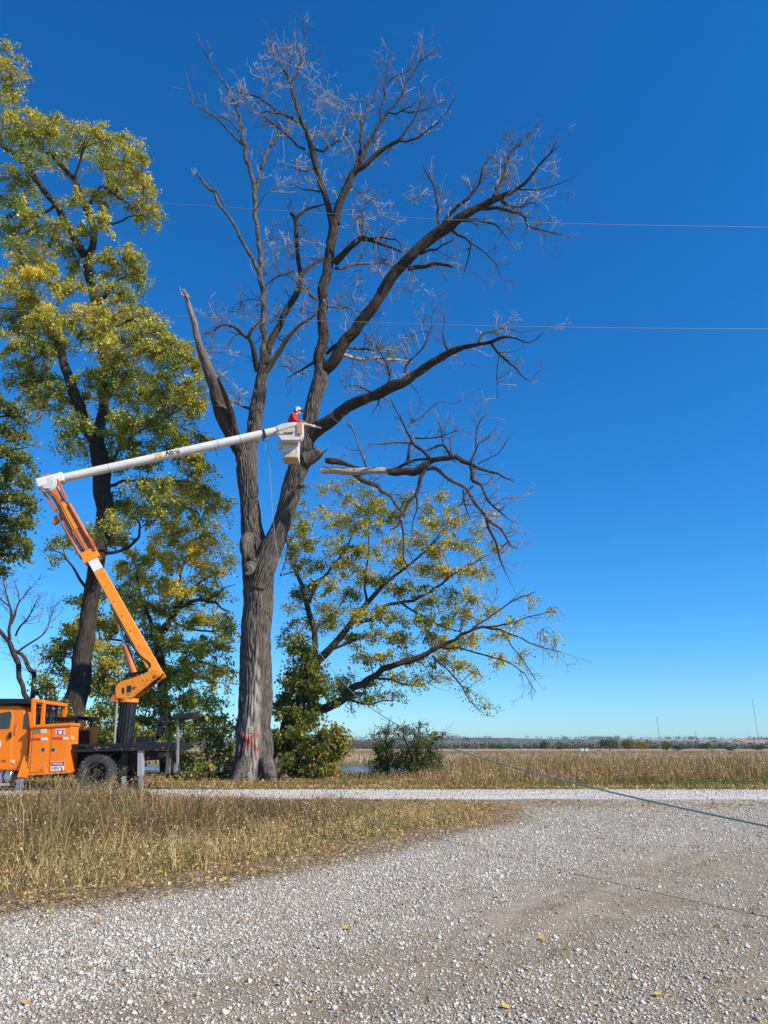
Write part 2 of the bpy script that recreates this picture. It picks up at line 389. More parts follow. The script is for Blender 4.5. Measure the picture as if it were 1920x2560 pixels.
def crown(tree, blobs, grow=1.0, dens=0.2, size=(0.06, 0.10), Yr=2.2, tcol=(0.10, 0.085, 0.07), twigs=None, sub=12, brown=0.03, bright=1.0, reach=0.55, rmax=0.05):
    """leafy sprays: each grows on a branchlet from the nearest limb"""
    rg = tree.rng; samp = np.concatenate([c for c in tree.limbs]); out = [] if twigs is None else twigs; LP = []; LS = []; LC = []
    for tok in blobs.split():
        b = [float(x) for x in tok.split(',')]; cx, cy, rx, ry, y = b[:5]; rx *= grow; ry *= grow; dm = b[5] if len(b) > 5 else 1.0
        dY = b[6] if len(b) > 6 else rg.uniform(-Yr, Yr)
        c = at(cx, cy, tree.Y + dY); k = depth(cy, tree.Y + dY) / F; rad = np.array([rx * k, 0.5 * (rx + ry) * k, ry * k])
        d = np.linalg.norm(samp[:, :3] - c, axis=1) + np.where(samp[:, 2] > c[2], 0.6, 0) ; i = d.argmin(); p0 = samp[i, :3]
        L = np.linalg.norm(c - p0); n = max(5, int(L / 0.2)); t = np.linspace(0, 1, n)[:, None]
        mid = np.array([0, 0, 0.16 * L]) * np.sin(t * math.pi); P = p0 * (1 - t) + c * t + mid + np.cumsum(rg.normal(0, 0.025, (n, 3)), 0) * np.sin(t * math.pi)
        r0 = min(rmax, 0.012 + 0.013 * L, samp[i, 3] * 0.8 + 0.01); out.append((P, np.linspace(r0, 0.008, n), tcol, tcol))
        N = int(rx * ry * dens * dm); ns = max(6, int(1.7 * sub * (rx * ry / 3600.0) ** 0.6)); yb = np.clip(y + rg.normal(0, 0.12), 0, 1)
        for q in range(ns):
            per = max(2, int(N / ns * rg.uniform(0.35, 1.65)))
            u = rg.normal(0, 1, 3); u[2] *= 0.85; u /= np.linalg.norm(u); e = c + u * rad * 1.25 * rg.random() ** 0.45
            a = P[rg.integers(int(n * reach), n)]; m2 = 6; tt = np.linspace(0, 1, m2)[:, None]; ln = np.linalg.norm(e - a)
            S = a * (1 - tt) + e * tt + np.array([0, 0, 0.14 * ln]) * np.sin(tt * math.pi) - np.array([0, 0, 0.10 * ln]) * tt ** 2 + rg.normal(0, 0.03, (m2, 3)) * np.sin(tt * math.pi)
            out.append((S, np.linspace(0.011, 0.005, m2), tcol, tcol))
            w = 0.3 + 0.7 * rg.random(per) ** 0.7; idx = w * (m2 - 1); i0 = np.minimum(idx.astype(int), m2 - 2); fr = (idx - i0)[:, None]
            sg = rg.uniform(0.06, 0.16); pp = S[i0] * (1 - fr) + S[i0 + 1] * fr + rg.normal(0, 1, (per, 3)) * np.array([sg, sg, sg * 0.8]) - np.array([0, 0, 0.03])
            LP.append(pp); LS.append(rg.uniform(*size, per) * rg.uniform(0.8, 1.15)); yl = np.clip(yb + rg.normal(0, 0.14), 0, 1); LC.append(leaf_cols(per, yl, rg, brown, bright * rg.uniform(0.85, 1.12)))
    return out, np.concatenate(LP), np.concatenate(LS), np.concatenate(LC)
# ------------------------------------------------------------------ the setting
def in_poly(x, y, poly):
    r = np.zeros(x.shape, bool); n = len(poly)
    for i in range(n):
        x0, y0 = poly[i]; x1, y1 = poly[(i + 1) % n]
        c = ((y0 > y) != (y1 > y)) & (x < (x1 - x0) * (y - y0) / (y1 - y0 + 1e-12) + x0); r ^= c
    return r
def poly_dist(x, y, pts):
    """distance to a polyline and the side (positive = left of its run)"""
    best = np.full(x.shape, 1e9); side = np.zeros(x.shape)
    for (x0, y0), (x1, y1) in zip(pts[:-1], pts[1:]):
        dx, dy = x1 - x0, y1 - y0; t = np.clip(((x - x0) * dx + (y - y0) * dy) / (dx * dx + dy * dy), 0, 1)
        d = np.hypot(x - x0 - t * dx, y - y0 - t * dy); s = dx * (y - y0) - dy * (x - x0)
        side = np.where(d < best, np.sign(s), side); best = np.minimum(best, d)
    return best * side
def sm(a, b, x): t = np.clip((x - a) / (b - a), 0, 1); return t * t * (3 - 2 * t)
def fbm(x, y, s, off=0):
    return 0.55 * vnoise(x * s, y * s, 1024, off) + 0.3 * vnoise(x * s * 2.1, y * s * 2.1, 1024, off + 31) + 0.15 * vnoise(x * s * 4.3, y * s * 4.3, 1024, off + 57)
BANK_EDGE = [(-14, 3.2), (-6, 4.6), (-4.2, 5.5), (-2.9, 6.0), (-2.2, 6.45), (-1.65, 7.1), (-1.04, 7.9), (-0.28, 9.0), (0.8, 11.0), (1.75, 12.2), (2.35, 14.2), (2.3, 16.4)]
BANK = BANK_EDGE + [(0.5, 17.3), (-3, 17.6), (-22, 17.9), (-22, 3.0)]
POND = (-8.5, 47.0, 15.0, 11.0)
def pond_f(x, y): return ((x - POND[0]) / POND[2]) ** 2 + ((y - POND[1]) / POND[3]) ** 2 + 0.5 * (fbm(x + 90, y + 90, 0.25, 5) - 0.5)
def ground_z(x, y): return -0.55 * sm(1.15, 0.8, pond_f(x, y))

gx = np.concatenate([-np.geomspace(45, 6000, 45)[::-1], np.arange(-44, 44.1, 0.75), np.geomspace(45, 6000, 45)])
gy = np.concatenate([-np.geomspace(3, 400, 12)[::-1], np.arange(0, 80, 0.75), np.geomspace(80, 6500, 70)])
GX, GY = np.meshgrid(gx, gy)
n1 = fbm(GX + 500, GY + 500, 0.35, 1); n2 = fbm(GX + 3000, GY + 3000, 0.03, 9)
def mixc(a, b, t): return np.array(a) * (1 - t[..., None]) + np.array(b) * t[..., None]
gc = mixc((0.17, 0.115, 0.055), (0.30, 0.22, 0.11), sm(0.3, 0.7, n1))
under = sm(4, 5, GY) * sm(18, 17, GY) * sm(4, 2.5, GX); gc = gc * (1 - under[..., None] * 0.5)  # ground colour darkened under the bank weeds to make shady gaps
far = sm(34, 60, GY); gc = gc * (1 - far[..., None]) + mixc((0.22, 0.135, 0.07), (0.30, 0.22, 0.12), sm(0.35, 0.65, n2)) * far[..., None]
green = sm(52, 58, GY) * sm(78, 68, GY) * sm(6, -2, GX); gc = gc * (1 - green[..., None] * 0.7) + np.array([0.17, 0.15, 0.05]) * green[..., None] * 0.7
red = sm(100, 150, GY) * sm(240, 200, GY); gc = gc * (1 - red[..., None] * 0.8) + np.array([0.24, 0.115, 0.07]) * red[..., None] * 0.8
tan = sm(240, 300, GY) * sm(700, 560, GY); gc = gc * (1 - tan[..., None] * 0.8) + np.array([0.42, 0.31, 0.18]) * tan[..., None] * 0.8
olv = sm(600, 800, GY); gc = gc * (1 - olv[..., None] * 0.7) + np.array([0.17, 0.14, 0.07]) * olv[..., None] * 0.7
nr, nc = GX.shape; idx = np.arange(nr * nc).reshape(nr, nc)
q = np.stack([idx[:-1, :-1], idx[:-1, 1:], idx[1:, 1:], idx[1:, :-1]], -1).reshape(-1, 4)
def soil_mat():
    m, n, b = nodes('soil_and_litter'); a = n.nodes.new('ShaderNodeAttribute'); a.attribute_name = 'col'
    v = coords(n); f = noise(n, 9, 6, 0.7, v); g = noise(n, 60, 4, 0.7, v)
    c = mix(n, 1.0, a.outputs['Color'], ramp(n, f, [(0.3, (0.6, 0.6, 0.6)), (0.7, (1.35, 1.3, 1.2))]), 'MULTIPLY')
    c = mix(n, 1.0, c, ramp(n, g, [(0.35, (0.65, 0.65, 0.65)), (0.65, (1.3, 1.3, 1.3))]), 'MULTIPLY')
    n.links.new(c, b.inputs['Base Color']); b.inputs['Roughness'].default_value = 0.95; b.inputs['Specular IOR Level'].default_value = 0.1
    bump(n, b, g, 0.6, 0.03); return m
M['soil'] = soil_mat()
gz = ground_z(GX, GY)
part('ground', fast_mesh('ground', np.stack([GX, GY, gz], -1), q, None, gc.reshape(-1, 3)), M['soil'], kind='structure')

# pond
def water_mat():
    m, n, b = nodes('pond_water'); b.inputs['Base Color'].default_value = (0.02, 0.045, 0.09, 1); b.inputs['Roughness'].default_value = 0.12
    v = coords(n, (1, 2.6, 1)); f = noise(n, 5, 3, 0.6, v); bump(n, b, f, 0.9, 0.12); return m
M['water'] = water_mat()
th = np.linspace(0, 2 * math.pi, 72, endpoint=False)
V = np.vstack([[(POND[0], POND[1], -0.14)], np.stack([POND[0] + POND[2] * 1.12 * np.cos(th), POND[1] + POND[3] * 1.12 * np.sin(th), np.full(72, -0.14)], -1)])
part('pond_water', fast_mesh('pond', V, None, [(0, i + 1, (i + 1) % 72 + 1) for i in range(72)]), M['water'], kind='structure')

# driveway of crushed stone and packed dirt
TRACK = [(-7.0, 0.4), (-3.4, 2.5), (-1.5, 3.9), (0.38, 5.54), (2.24, 8.19), (4.2, 10.6), (6.4, 12.9), (9.5, 15.8), (13, 18.5)]
def gravel_amount(x, y):
    d = poly_dist(x, y, TRACK); e = poly_dist(x, y, BANK_EDGE); w = 0.55 * (fbm(x + 70, y + 70, 0.55, 3) - 0.5); d = d + w
    white = sm(-0.55, 0.25, d) * sm(-0.05, -0.55, e)
    band2 = 0.16 * sm(-0.9, -1.25, d) * sm(-2.5, -1.7, d)
    base = (0.05 + 0.21 * sm(-1.3, -0.3, d)) + 0.22 * sm(0.46, 0.62, fbm(x + 20, y + 20, 0.8, 17))
    right = 0.42 * sm(6.0, 11, y)
    g = np.maximum.reduce([white * 0.95, band2, base + right]); 
    clump = sm(0.32, 0.62, fbm(x + 11, y + 40, 1.6, 40)); g = g * (0.74 + 0.26 * clump)
    d0 = d - w
    streak = sm(0.42, 0.66, 0.7 * vnoise(d0 * 2.4 + 60, y * 0.16 + 9, 1024, 61) + 0.3 * vnoise(d0 * 7.5 + 20, y * 0.4, 1024, 67)); g = g * (1 - (0.55 - 0.37 * sm(0.2, 0.9, d)) * streak)
    sand = np.zeros_like(d)
    for c, hw in ((0.02, 0.16), (-0.42, 0.11), (0.95, 0.10), (-0.75, 0.07)): sand = np.maximum(sand, sm(hw, hw * 0.35, np.abs(d - c)) * sm(4.6, 5.6, y) * (0.4 + 0.6 * sm(0.4, 0.55, fbm(x, y, 0.7, int(80 + c * 50)))))
    lit = sm(-0.75, -0.05, e)
    cor = sm(14.3, 15.8, y) * sm(6.5, 3.5, x); g = g * (1 - 0.6 * cor); lit = np.maximum(lit, cor * 0.75)
    g = g * (1 - 0.75 * sand) * (1 - 0.8 * lit)
    return np.clip(g, 0, 1), sand, lit
def drive_z(x, y): return 0.022 + 0.014 * (fbm(x + 5, y + 5, 1.3, 70) - 0.5)
dx_ = np.arange(-9, 17.01, 0.11); dy_ = np.arange(1.2, 17.7, 0.11); DX, DY = np.meshgrid(dx_, dy_)
g_, s_, l_ = gravel_amount(DX, DY); nr, nc = DX.shape; idx = np.arange(nr * nc).reshape(nr, nc)
q = np.stack([idx[:-1, :-1], idx[:-1, 1:], idx[1:, 1:], idx[1:, :-1]], -1).reshape(-1, 4)
cxm = (DX[:-1, :-1] + 0.055).ravel(); cym = (DY[:-1, :-1] + 0.055).ravel(); ed = poly_dist(cxm, cym, BANK_EDGE)
keep = ~(in_poly(cxm, cym, BANK) & (ed > 0.5 + 0.5 * (fbm(cxm, cym, 1.5, 90) - 0.5)))
def drive_mat():
    m, n, b = nodes('crushed_limestone_and_dirt'); v = coords(n)
    A = {}
    for k in ('gravel', 'sand', 'litter'):
        a = n.nodes.new('ShaderNodeAttribute'); a.attribute_name = k; A[k] = a.outputs['Fac']
    f = noise(n, 2.2, 6, 0.65, v); g = noise(n, 55, 4, 0.75, v)
    dirt = ramp(n, f, [(0.3, (0.25, 0.195, 0.125)), (0.7, (0.42, 0.345, 0.235))])
    dirt = mix(n, 1.0, dirt, ramp(n, g, [(0.3, (0.6, 0.6, 0.6)), (0.7, (1.35, 1.35, 1.35))]), 'MULTIPLY')
    sb = n.nodes.new('ShaderNodeMath'); sb.operation = 'MULTIPLY'; n.links.new(A['sand'], sb.inputs[0]); n.links.new(ramp(n, noise(n, 6, 5, 0.7, v), [(0.35, (0.1, 0.1, 0.1)), (0.6, (0.85, 0.85, 0.85))]), sb.inputs[1]); dirt = mix(n, sb.outputs[0], dirt, (0.50, 0.41, 0.315)); lf = noise(n, 28, 3, 0.6, v)
    dirt = mix(n, A['litter'], dirt, ramp(n, lf, [(0.35, (0.13, 0.085, 0.045)), (0.65, (0.33, 0.22, 0.10))]))
    vo = n.nodes.new('ShaderNodeTexVoronoi'); vo.inputs['Scale'].default_value = 75; n.links.new(v, vo.inputs['Vector'])
    sep = n.nodes.new('ShaderNodeSeparateColor'); n.links.new(vo.outputs['Color'], sep.inputs[0])
    lt = n.nodes.new('ShaderNodeMath'); lt.operation = 'LESS_THAN'; n.links.new(sep.outputs[0], lt.inputs[0]); n.links.new(A['gravel'], lt.inputs[1])
    rim = ramp(n, vo.outputs['Distance'], [(0.45, (1, 1, 1)), (0.62, (0, 0, 0))])
    ml = n.nodes.new('ShaderNodeMath'); ml.operation = 'MULTIPLY'; n.links.new(lt.outputs[0], ml.inputs[0]); n.links.new(rim, ml.inputs[1])
    st = ramp(n, sep.outputs[1], [(0.0, (0.37, 0.325, 0.26)), (0.5, (0.57, 0.52, 0.43)), (1.0, (0.73, 0.68, 0.58))])
    n.links.new(mix(n, ml.outputs[0], dirt, st), b.inputs['Base Color'])
    b.inputs['Roughness'].default_value = 0.92; b.inputs['Specular IOR Level'].default_value = 0.15
    bump(n, b, mix(n, ml.outputs[0], g, (1.4, 1.4, 1.4)), 0.8, 0.02); return m
M['drive'] = drive_mat()
part('driveway', fast_mesh('driveway', np.stack([DX, DY, drive_z(DX, DY)], -1), q[keep], None, None, True,
     {'gravel': g_.ravel(), 'sand': s_.ravel(), 'litter': l_.ravel()}), M['drive'], kind='structure')
# the road beyond the bank
rx = np.arange(-60, 90.1, 0.5); e0 = 17.45 + 0.22 * (fbm(rx + 200, rx * 0 + 3, 0.6, 4) - 0.5); e1 = 21.5 + 0.35 * (fbm(rx + 300, rx * 0 + 8, 0.5, 6) - 0.5)
rows = [e0, e0 + 0.5, 0.5 * (e0 + e1), e1 - 0.5, e1]; zz = [0.012, 0.045, 0.06, 0.045, 0.012]
V = np.concatenate([np.stack([rx, r, np.full_like(rx, z)], -1) for r, z in zip(rows, zz)]); m_ = len(rx)
q = np.concatenate([np.stack([np.arange(m_ - 1) + i * m_, np.arange(1, m_) + i * m_, np.arange(1, m_) + (i + 1) * m_, np.arange(m_ - 1) + (i + 1) * m_], -1) for i in range(4)])
def road_mat():
    m, n, b = nodes('white_gravel_road'); v = coords(n); f = noise(n, 1.2, 5, 0.6, coords(n, (0.25, 1.6, 1))); g = noise(n, 38, 4, 0.8, v)
    c = ramp(n, f, [(0.3, (0.46, 0.42, 0.36)), (0.62, (0.66, 0.62, 0.55))])
    c = mix(n, 1.0, c, ramp(n, g, [(0.32, (0.6, 0.6, 0.6)), (0.62, (1.22, 1.22, 1.22))]), 'MULTIPLY')
    n.links.new(c, b.inputs['Base Color']); b.inputs['Roughness'].default_value = 0.95; bump(n, b, g, 0.7, 0.02); return m
part('gravel_road', fast_mesh('gravel_road', V, q, None, None, True), road_mat(), kind='structure')

# loose stones
OCT = (np.array([[1, 0, 0], [-1, 0, 0], [0, 1, 0], [0, -1, 0], [0, 0, 1], [0, 0, -1]], float), np.array([[0, 2, 4], [2, 1, 4], [1, 3, 4], [3, 0, 4], [2, 0, 5], [1, 2, 5], [3, 1, 5], [0, 3, 5]]))
TET = (np.array([[1, 1, -.6], [-1, -1, -.6], [-1, 1, .7], [1, -1, .7]], float) * 0.85, np.array([[0, 2, 3], [1, 3, 2], [0, 3, 1], [0, 1, 2]]))
def stones(x, y, z, r, col, rg, shape):
    n = len(x); base, tri = shape; m = len(base)
    B = base[None] * rg.uniform(0.65, 1.3, (n, m, 1)) + rg.normal(0, 0.2, (n, m, 3)); B[:, :, 2] *= 0.75
    a = rg.uniform(0, 6.283, n); c, s = np.cos(a)[:, None], np.sin(a)[:, None]
    X = B[..., 0] * c - B[..., 1] * s; Y = B[..., 0] * s + B[..., 1] * c
    V = np.stack([X, Y, B[..., 2]], -1) * r[:, None, None] + np.stack([x, y, z], -1)[:, None]
    return V.reshape(-1, 3), (tri[None] + (np.arange(n) * m)[:, None, None]).reshape(-1, 3), np.repeat(col, m, 0)
rg = np.random.default_rng(21); N = 1050000
u = rg.random(N); yy = 3.3 + 14.1 * u ** 1.25; xx = (rg.random(N) * 2 - 1) * (0.56 * yy + 0.5)
g, s, l = gravel_amount(xx, yy); kp = (rg.random(N) < g * np.interp(yy, [3, 8, 17], [0.72, 0.56, 0.27]) + 0.025) & ~(in_poly(xx, yy, BANK) & (poly_dist(xx, yy, BANK_EDGE) > 0.15)) & (yy < 17.45)
xx, yy = xx[kp], yy[kp]; n = len(xx); r = np.clip(rg.lognormal(math.log(0.0048), 0.42, n), 0.0028, 0.019) * (1 + 0.06 * np.clip(yy - 6, 0, 20))
tone = rg.uniform(0.34, 0.80, (n, 1)) * np.array([[1.0, 0.93, 0.80]]); odd = rg.random(n) < 0.14; tone[odd] *= rg.uniform(0.4, 0.8, (odd.sum(), 1)) * np.array([[1.0, 0.86, 0.74]])
bigs = (r > 0.0085 * (1 + 0.06 * np.clip(yy - 6, 0, 20))); zz = drive_z(xx, yy) + r * 0.3
A_ = stones(xx[bigs], yy[bigs], zz[bigs], r[bigs], tone[bigs], rg, OCT); B_ = stones(xx[~bigs], yy[~bigs], zz[~bigs], r[~bigs], tone[~bigs], rg, TET)
part('gravel', fast_mesh('gravel', np.concatenate([A_[0], B_[0]]), None, np.concatenate([A_[1], B_[1] + len(A_[0])]), np.concatenate([A_[2], B_[2]])), M['stone'], kind='stuff', label='loose crushed white limestone over the driveway')
N = 8000; xx = rg.uniform(-9, 26, N); yy = rg.uniform(17.6, 21.4, N); r = rg.uniform(0.012, 0.03, N); tone = rg.uniform(0.42, 0.72, (N, 1)) * np.array([[1, 0.935, 0.82]])
zr = np.interp(yy, [17.5, 18, 19.5, 21, 21.5], [0.012, 0.045, 0.06, 0.045, 0.012])
V, t_, c_ = stones(xx, yy, zr + r * 0.15, r, tone, rg, TET)
part('road_gravel', fast_mesh('road_gravel', V, None, t_, c_), M['stone'], kind='stuff', label='fine white gravel loose on the far road')

# ---- weeds, grass and fallen leaves
def blades(x, y, z, h, w, lean, col, rg):
    n = len(x); a = rg.uniform(0, 6.283, n); b = a + rg.normal(0, 0.7, n) + 1.57
    lx, ly = np.cos(b) * lean * h, np.sin(b) * lean * h; wx, wy = np.cos(a) * w * 0.5, np.sin(a) * w * 0.5
    P = np.stack([x, y, z], -1)
    v = [P + np.stack([-wx, -wy, 0 * x], -1), P + np.stack([wx, wy, 0 * x], -1),
         P + np.stack([lx * 0.35 + wx * 0.8, ly * 0.35 + wy * 0.8, h * 0.6], -1), P + np.stack([lx * 0.35 - wx * 0.8, ly * 0.35 - wy * 0.8, h * 0.6], -1),
         P + np.stack([lx, ly, h * np.sqrt(np.clip(1 - 0.3 * lean ** 2, 0.2, 1))], -1)]
    V = np.stack(v, 1).reshape(-1, 3); k = np.arange(n)[:, None] * 5
    return V, np.concatenate([k + 0, k + 1, k + 2, k + 3], 1), np.concatenate([k + 3, k + 2, k + 4], 1), np.repeat(col, 5, 0), v[4]
def flakes(pos, size, col, rg, droop=0.2, aspect=0.6):
    n = len(pos); a = rg.normal(0, 1, (n, 3)); a[:, 2] -= droop; a /= np.linalg.norm(a, axis=1)[:, None]
    b = np.cross(a, rg.normal(0, 1, (n, 3))); b /= np.linalg.norm(b, axis=1)[:, None]; s = size[:, None]
    V = np.stack([pos - a * s * 0.5, pos + b * s * aspect * 0.5, pos + a * s * 0.5, pos - b * s * aspect * 0.5], 1).reshape(-1, 3)
    return V, np.arange(n * 4).reshape(-1, 4), np.repeat(col, 4, 0)
def plant_mass(name, label, bl, fl):
    V, Q, T, C = [], [], [], []; o = 0
    for b in bl: V.append(b[0]); Q.append(b[1] + o); T.append(b[2] + o); C.append(b[3]); o += len(b[0])
    for f in fl: V.append(f[0]); Q.append(f[1] + o); C.append(f[2]); o += len(f[0])
    return part(name, fast_mesh(name, np.concatenate(V), np.concatenate(Q), np.concatenate(T) if T else None, np.concatenate(C)), M['grass'], kind='stuff', label=label)
WP = np.array([[0.42, 0.30, 0.13], [0.22, 0.13, 0.065], [0.33, 0.23, 0.085], [0.17, 0.15, 0.045], [0.12, 0.155, 0.035], [0.18, 0.075, 0.045], [0.55, 0.42, 0.21], [0.28, 0.165, 0.105]])
def wcols(n, p, rg): return WP[rg.choice(len(WP), n, p=np.array(p) / sum(p))] * rg.uniform(0.75, 1.25, (n, 1))
rg = np.random.default_rng(5)
# near bank: thin yellow-olive grass in front, rank brown weeds behind
N = 118000; xx = rg.uniform(-13, 2.6, N); yy = rg.uniform(4.2, 17.6, N); e = poly_dist(xx, yy, BANK_EDGE)
cl = fbm(xx + 40, yy + 40, 1.1, 23); vis = xx > -0.62 * yy - 1.2
kp = in_poly(xx, yy, BANK) & (e > -0.02) & (rg.random(N) < (0.15 + 0.85 * sm(0.05, 0.6, e)) * (0.45 + 0.75 * sm(0.3, 0.6, cl))) & vis
xx, yy, e, cl = xx[kp], yy[kp], e[kp], cl[kp]; n = len(xx); back = sm(1.6, 3.6, e + 1.2 * (cl - 0.5))
h = (0.05 + 0.16 * sm(0, 1.3, e) + 0.17 * back * sm(18.5, 14.5, yy) + 0.04 * sm(13, 15, yy) * sm(-3.0, -4.5, xx)) * (1 - 0.62 * sm(12.5, 15, yy) * sm(-5.2, -3.8, xx)) * rg.uniform(0.4, 1.4, n) * (0.3 + 2.6 * cl ** 2) * (0.92 - 0.2 * sm(12, 15, yy)); h *= np.where(rg.random(n) < 0.015, 1.6, 1)
c = np.where((rg.random(n) < back)[:, None], wcols(n, [1.4, 3.4, 0.8, 0.6, 0.9, 2.4, 0.9, 3.6], rg), wcols(n, [3.4, 0.9, 2.0, 0.5, 0.6, 0.3, 3.4, 0.8], rg))
gp = sm(0.6, 0.75, fbm(xx + 8, yy + 90, 0.6, 37))[:, None] * 0.6; c = c * (1 - gp) + np.array([0.10, 0.13, 0.035]) * gp * rg.uniform(0.8, 1.3, (n, 1))
c = c * (0.98 + 0.2 * (1 - back))[:, None]
rr_ = np.exp(-((xx + 4.6) ** 2 + (yy - 15.2) ** 2) / 0.5)[:, None]; c = c * (1 - rr_ * 0.8) + np.array([0.15, 0.055, 0.035]) * rr_ * 0.8
b1 = blades(xx, yy, np.zeros(n), h, rg.uniform(0.003, 0.0075, n) * (0.75 + yy * 0.04), rg.uniform(0.2, 1.3, n), c, rg)
fi = rg.integers(0, n, 95000); t = rg.uniform(0.25, 1.0, len(fi))[:, None]; root = np.stack([xx[fi], yy[fi], np.zeros(len(fi))], -1)
fp = root * (1 - t) + b1[4][fi] * t + rg.normal(0, 0.025, (len(fi), 3)); fp[:, 2] = np.abs(fp[:, 2]) + 0.01
f1 = flakes(fp, rg.uniform(0.010, 0.032, len(fi)) * (0.7 + 0.035 * yy[fi]), c[fi] * rg.uniform(0.5, 1.55, (len(fi), 1)), rg)
ns = 9000; k = rg.integers(0, n, ns); k = k[rg.random(ns) < 0.15 + sm(0.45, 0.65, fbm(xx[k] + 9, yy[k] + 3, 0.9, 71))]; ns = len(k); hs_ = h[k] * rg.uniform(1.2, 1.9, ns)          # tall arching straw stalks
b2 = blades(xx[k], yy[k], np.zeros(ns), hs_, np.full(ns, 0.006) * (0.7 + yy[k] * 0.04), rg.uniform(0.3, 0.9, ns), wcols(ns, [3, 0.6, 1.5, 0, 0, 0.2, 4, 0.6], rg) * 1.1, rg)
f2 = flakes(np.repeat(b2[4], 3, 0) + rg.normal(0, 0.018, (ns * 3, 3)), rg.uniform(0.015, 0.035, ns * 3), np.repeat(wcols(ns, [3, 1, 1.5, 0, 0, 0.3, 4, 0.8], rg), 3, 0), rg)
plant_mass('bank_weeds', 'dry brown weeds and yellow grass covering the roadside bank', [b1, b2], [f1, f2])
# weeds behind the road
def weed_zone(name, label, N, x0, x1, y0, y1, hmin, hmax, w, probs, nf, fs, seed, hole=None, lean=0.45, tint=None, low=0.0):
    rg = np.random.default_rng(seed); xx = rg.uniform(x0, x1, N); yy = y0 + (y1 - y0) * rg.random(N) ** 1.3
    cl = fbm(xx + 300, yy + 300, 0.45, seed); kp = (rg.random(N) < 0.35 + 0.9 * sm(0.3, 0.6, cl)) & (pond_f(xx, yy) > 1.05) & (np.abs(xx) < 0.62 * yy + 3)
    if hole is not None: kp &= ~hole(xx, yy)
    xx, yy, cl = xx[kp], yy[kp], cl[kp]; n = len(xx); h = (hmin + (hmax - hmin) * sm(y0, y0 + 0.25 * (y1 - y0) + 1.0, yy)) * rg.uniform(0.55, 1.25, n) * (0.6 + 0.8 * cl) * (1 - low * sm(2.5, 0.5, xx)) * np.where((xx / yy < 0.09 + 0.03 * (cl - 0.5)) & (yy > 26) & (yy < 44), np.interp(yy, [26, 30, 37, 44], [1.0, 0.75, 0.3, 0.2]), 1.0)
    c = wcols(n, probs, rg) * (0.7 + 0.65 * fbm(xx * 0.4 + 77, yy + 77, 0.12, seed + 3))[:, None]; z = ground_z(xx, yy)
    if tint is not None: tw_ = tint[3](xx, yy)[:, None]; c = c * (1 - tw_) + np.array(tint[:3]) * tw_ * rg.uniform(0.8, 1.2, (n, 1))
    b = blades(xx, yy, z, h, rg.uniform(0.7, 1.4, n) * w, rg.uniform(0.05, lean, n), c, rg)
    fi = rg.integers(0, n, nf); t = rg.uniform(0.3, 1.0, nf)[:, None]; root = np.stack([xx[fi], yy[fi], z[fi]], -1)
    fp = root * (1 - t) + b[4][fi] * t + rg.normal(0, 0.04, (nf, 3)); f = flakes(fp, rg.uniform(*fs, nf), c[fi] * rg.uniform(0.75, 1.4, (nf, 1)), rg)
    return plant_mass(name, label, [b], [f])
weed_zone('verge_grass', 'short green and straw grass along the far edge of the road', 26000, -14, 22, 21.6, 25.5, 0.05, 0.16, 0.012, [2, 0.6, 2, 1.6, 2.2, 0, 2, 0], 9000, (0.03, 0.06), 31, tint=(0.10, 0.16, 0.03, lambda x, y: 0.7 * sm(5, 9, x) * sm(23.2, 23.9, y) + 0.35 * sm(0.55, 0.65, fbm(x, y, 0.5, 14))))
weed_zone('field_weeds', 'tall brown seed-headed weeds beyond the gravel road', 60000, -24, 27, 24.6, 41, 0.25, 0.72, 0.016, [1.8, 3.0, 1.4, 0.5, 0.35, 0.7, 2.2, 2.4], 54000, (0.035, 0.085), 32, low=0.62, hole=lambda x, y: (np.hypot(x + 4.4, y - 26.5) < 1.0), tint=(0.12, 0.14, 0.04, lambda x, y: 0.6 * sm(0.58, 0.7, fbm(x + 15, y + 33, 0.35, 51))))
weed_zone('meadow_grass', 'pale tan and reddish grass of the far meadow', 32000, -60, 75, 40, 120, 0.28, 0.5, 0.04, [2.5, 1.2, 2, 0.8, 0.4, 0.5, 3.0, 1.6], 40000, (0.07, 0.18), 33, lean=0.3, tint=(0.52, 0.42, 0.28, lambda x, y: 0.92 * sm(0.36, 0.5, fbm(x * 0.3 + 60, y + 10, 0.05, 19)) * sm(100, 70, y)))
# leaf litter
rg = np.random.default_rng(77)
def litter(N, fx, size, flat=0.35):
    x, y = fx(N); n = len(x); a = rg.normal(0, 1, (n, 3)); a[:, 2] *= flat; a /= np.linalg.norm(a, axis=1)[:, None]
    b = np.cross(a, np.array([[0, 0, 1.0]]) + rg.normal(0, 0.3, (n, 3))); b /= np.linalg.norm(b, axis=1)[:, None]; s = rg.uniform(*size, n)[:, None]
    p = np.stack([x, y, 0.035 + rg.random(n) * 0.03], -1); V = np.stack([p - a * s * .5, p + b * s * .42 + [0, 0, .008], p + a * s * .5, p - b * s * .42 + [0, 0, .008]], 1).reshape(-1, 3)
    pal = np.array([[0.52, 0.36, 0.17], [0.42, 0.27, 0.13], [0.60, 0.46, 0.27], [0.30, 0.17, 0.08], [0.60, 0.45, 0.13]])
    return V, np.arange(n * 4).reshape(-1, 4), np.repeat(pal[rg.integers(0, 5, n)] * rg.uniform(0.7, 1.15, (n, 1)), 4, 0)
def edge_pts(N):
    t = rg.random(N) * (len(BANK_EDGE) - 2) + 1; i = t.astype(int); f = t - i; B = np.array(BANK_EDGE); p = B[i] * (1 - f)[:, None] + B[np.minimum(i + 1, len(B) - 1)] * f[:, None]
    return p[:, 0] + rg.normal(0.0, 0.22, N), p[:, 1] + rg.normal(-0.05, 0.22, N)
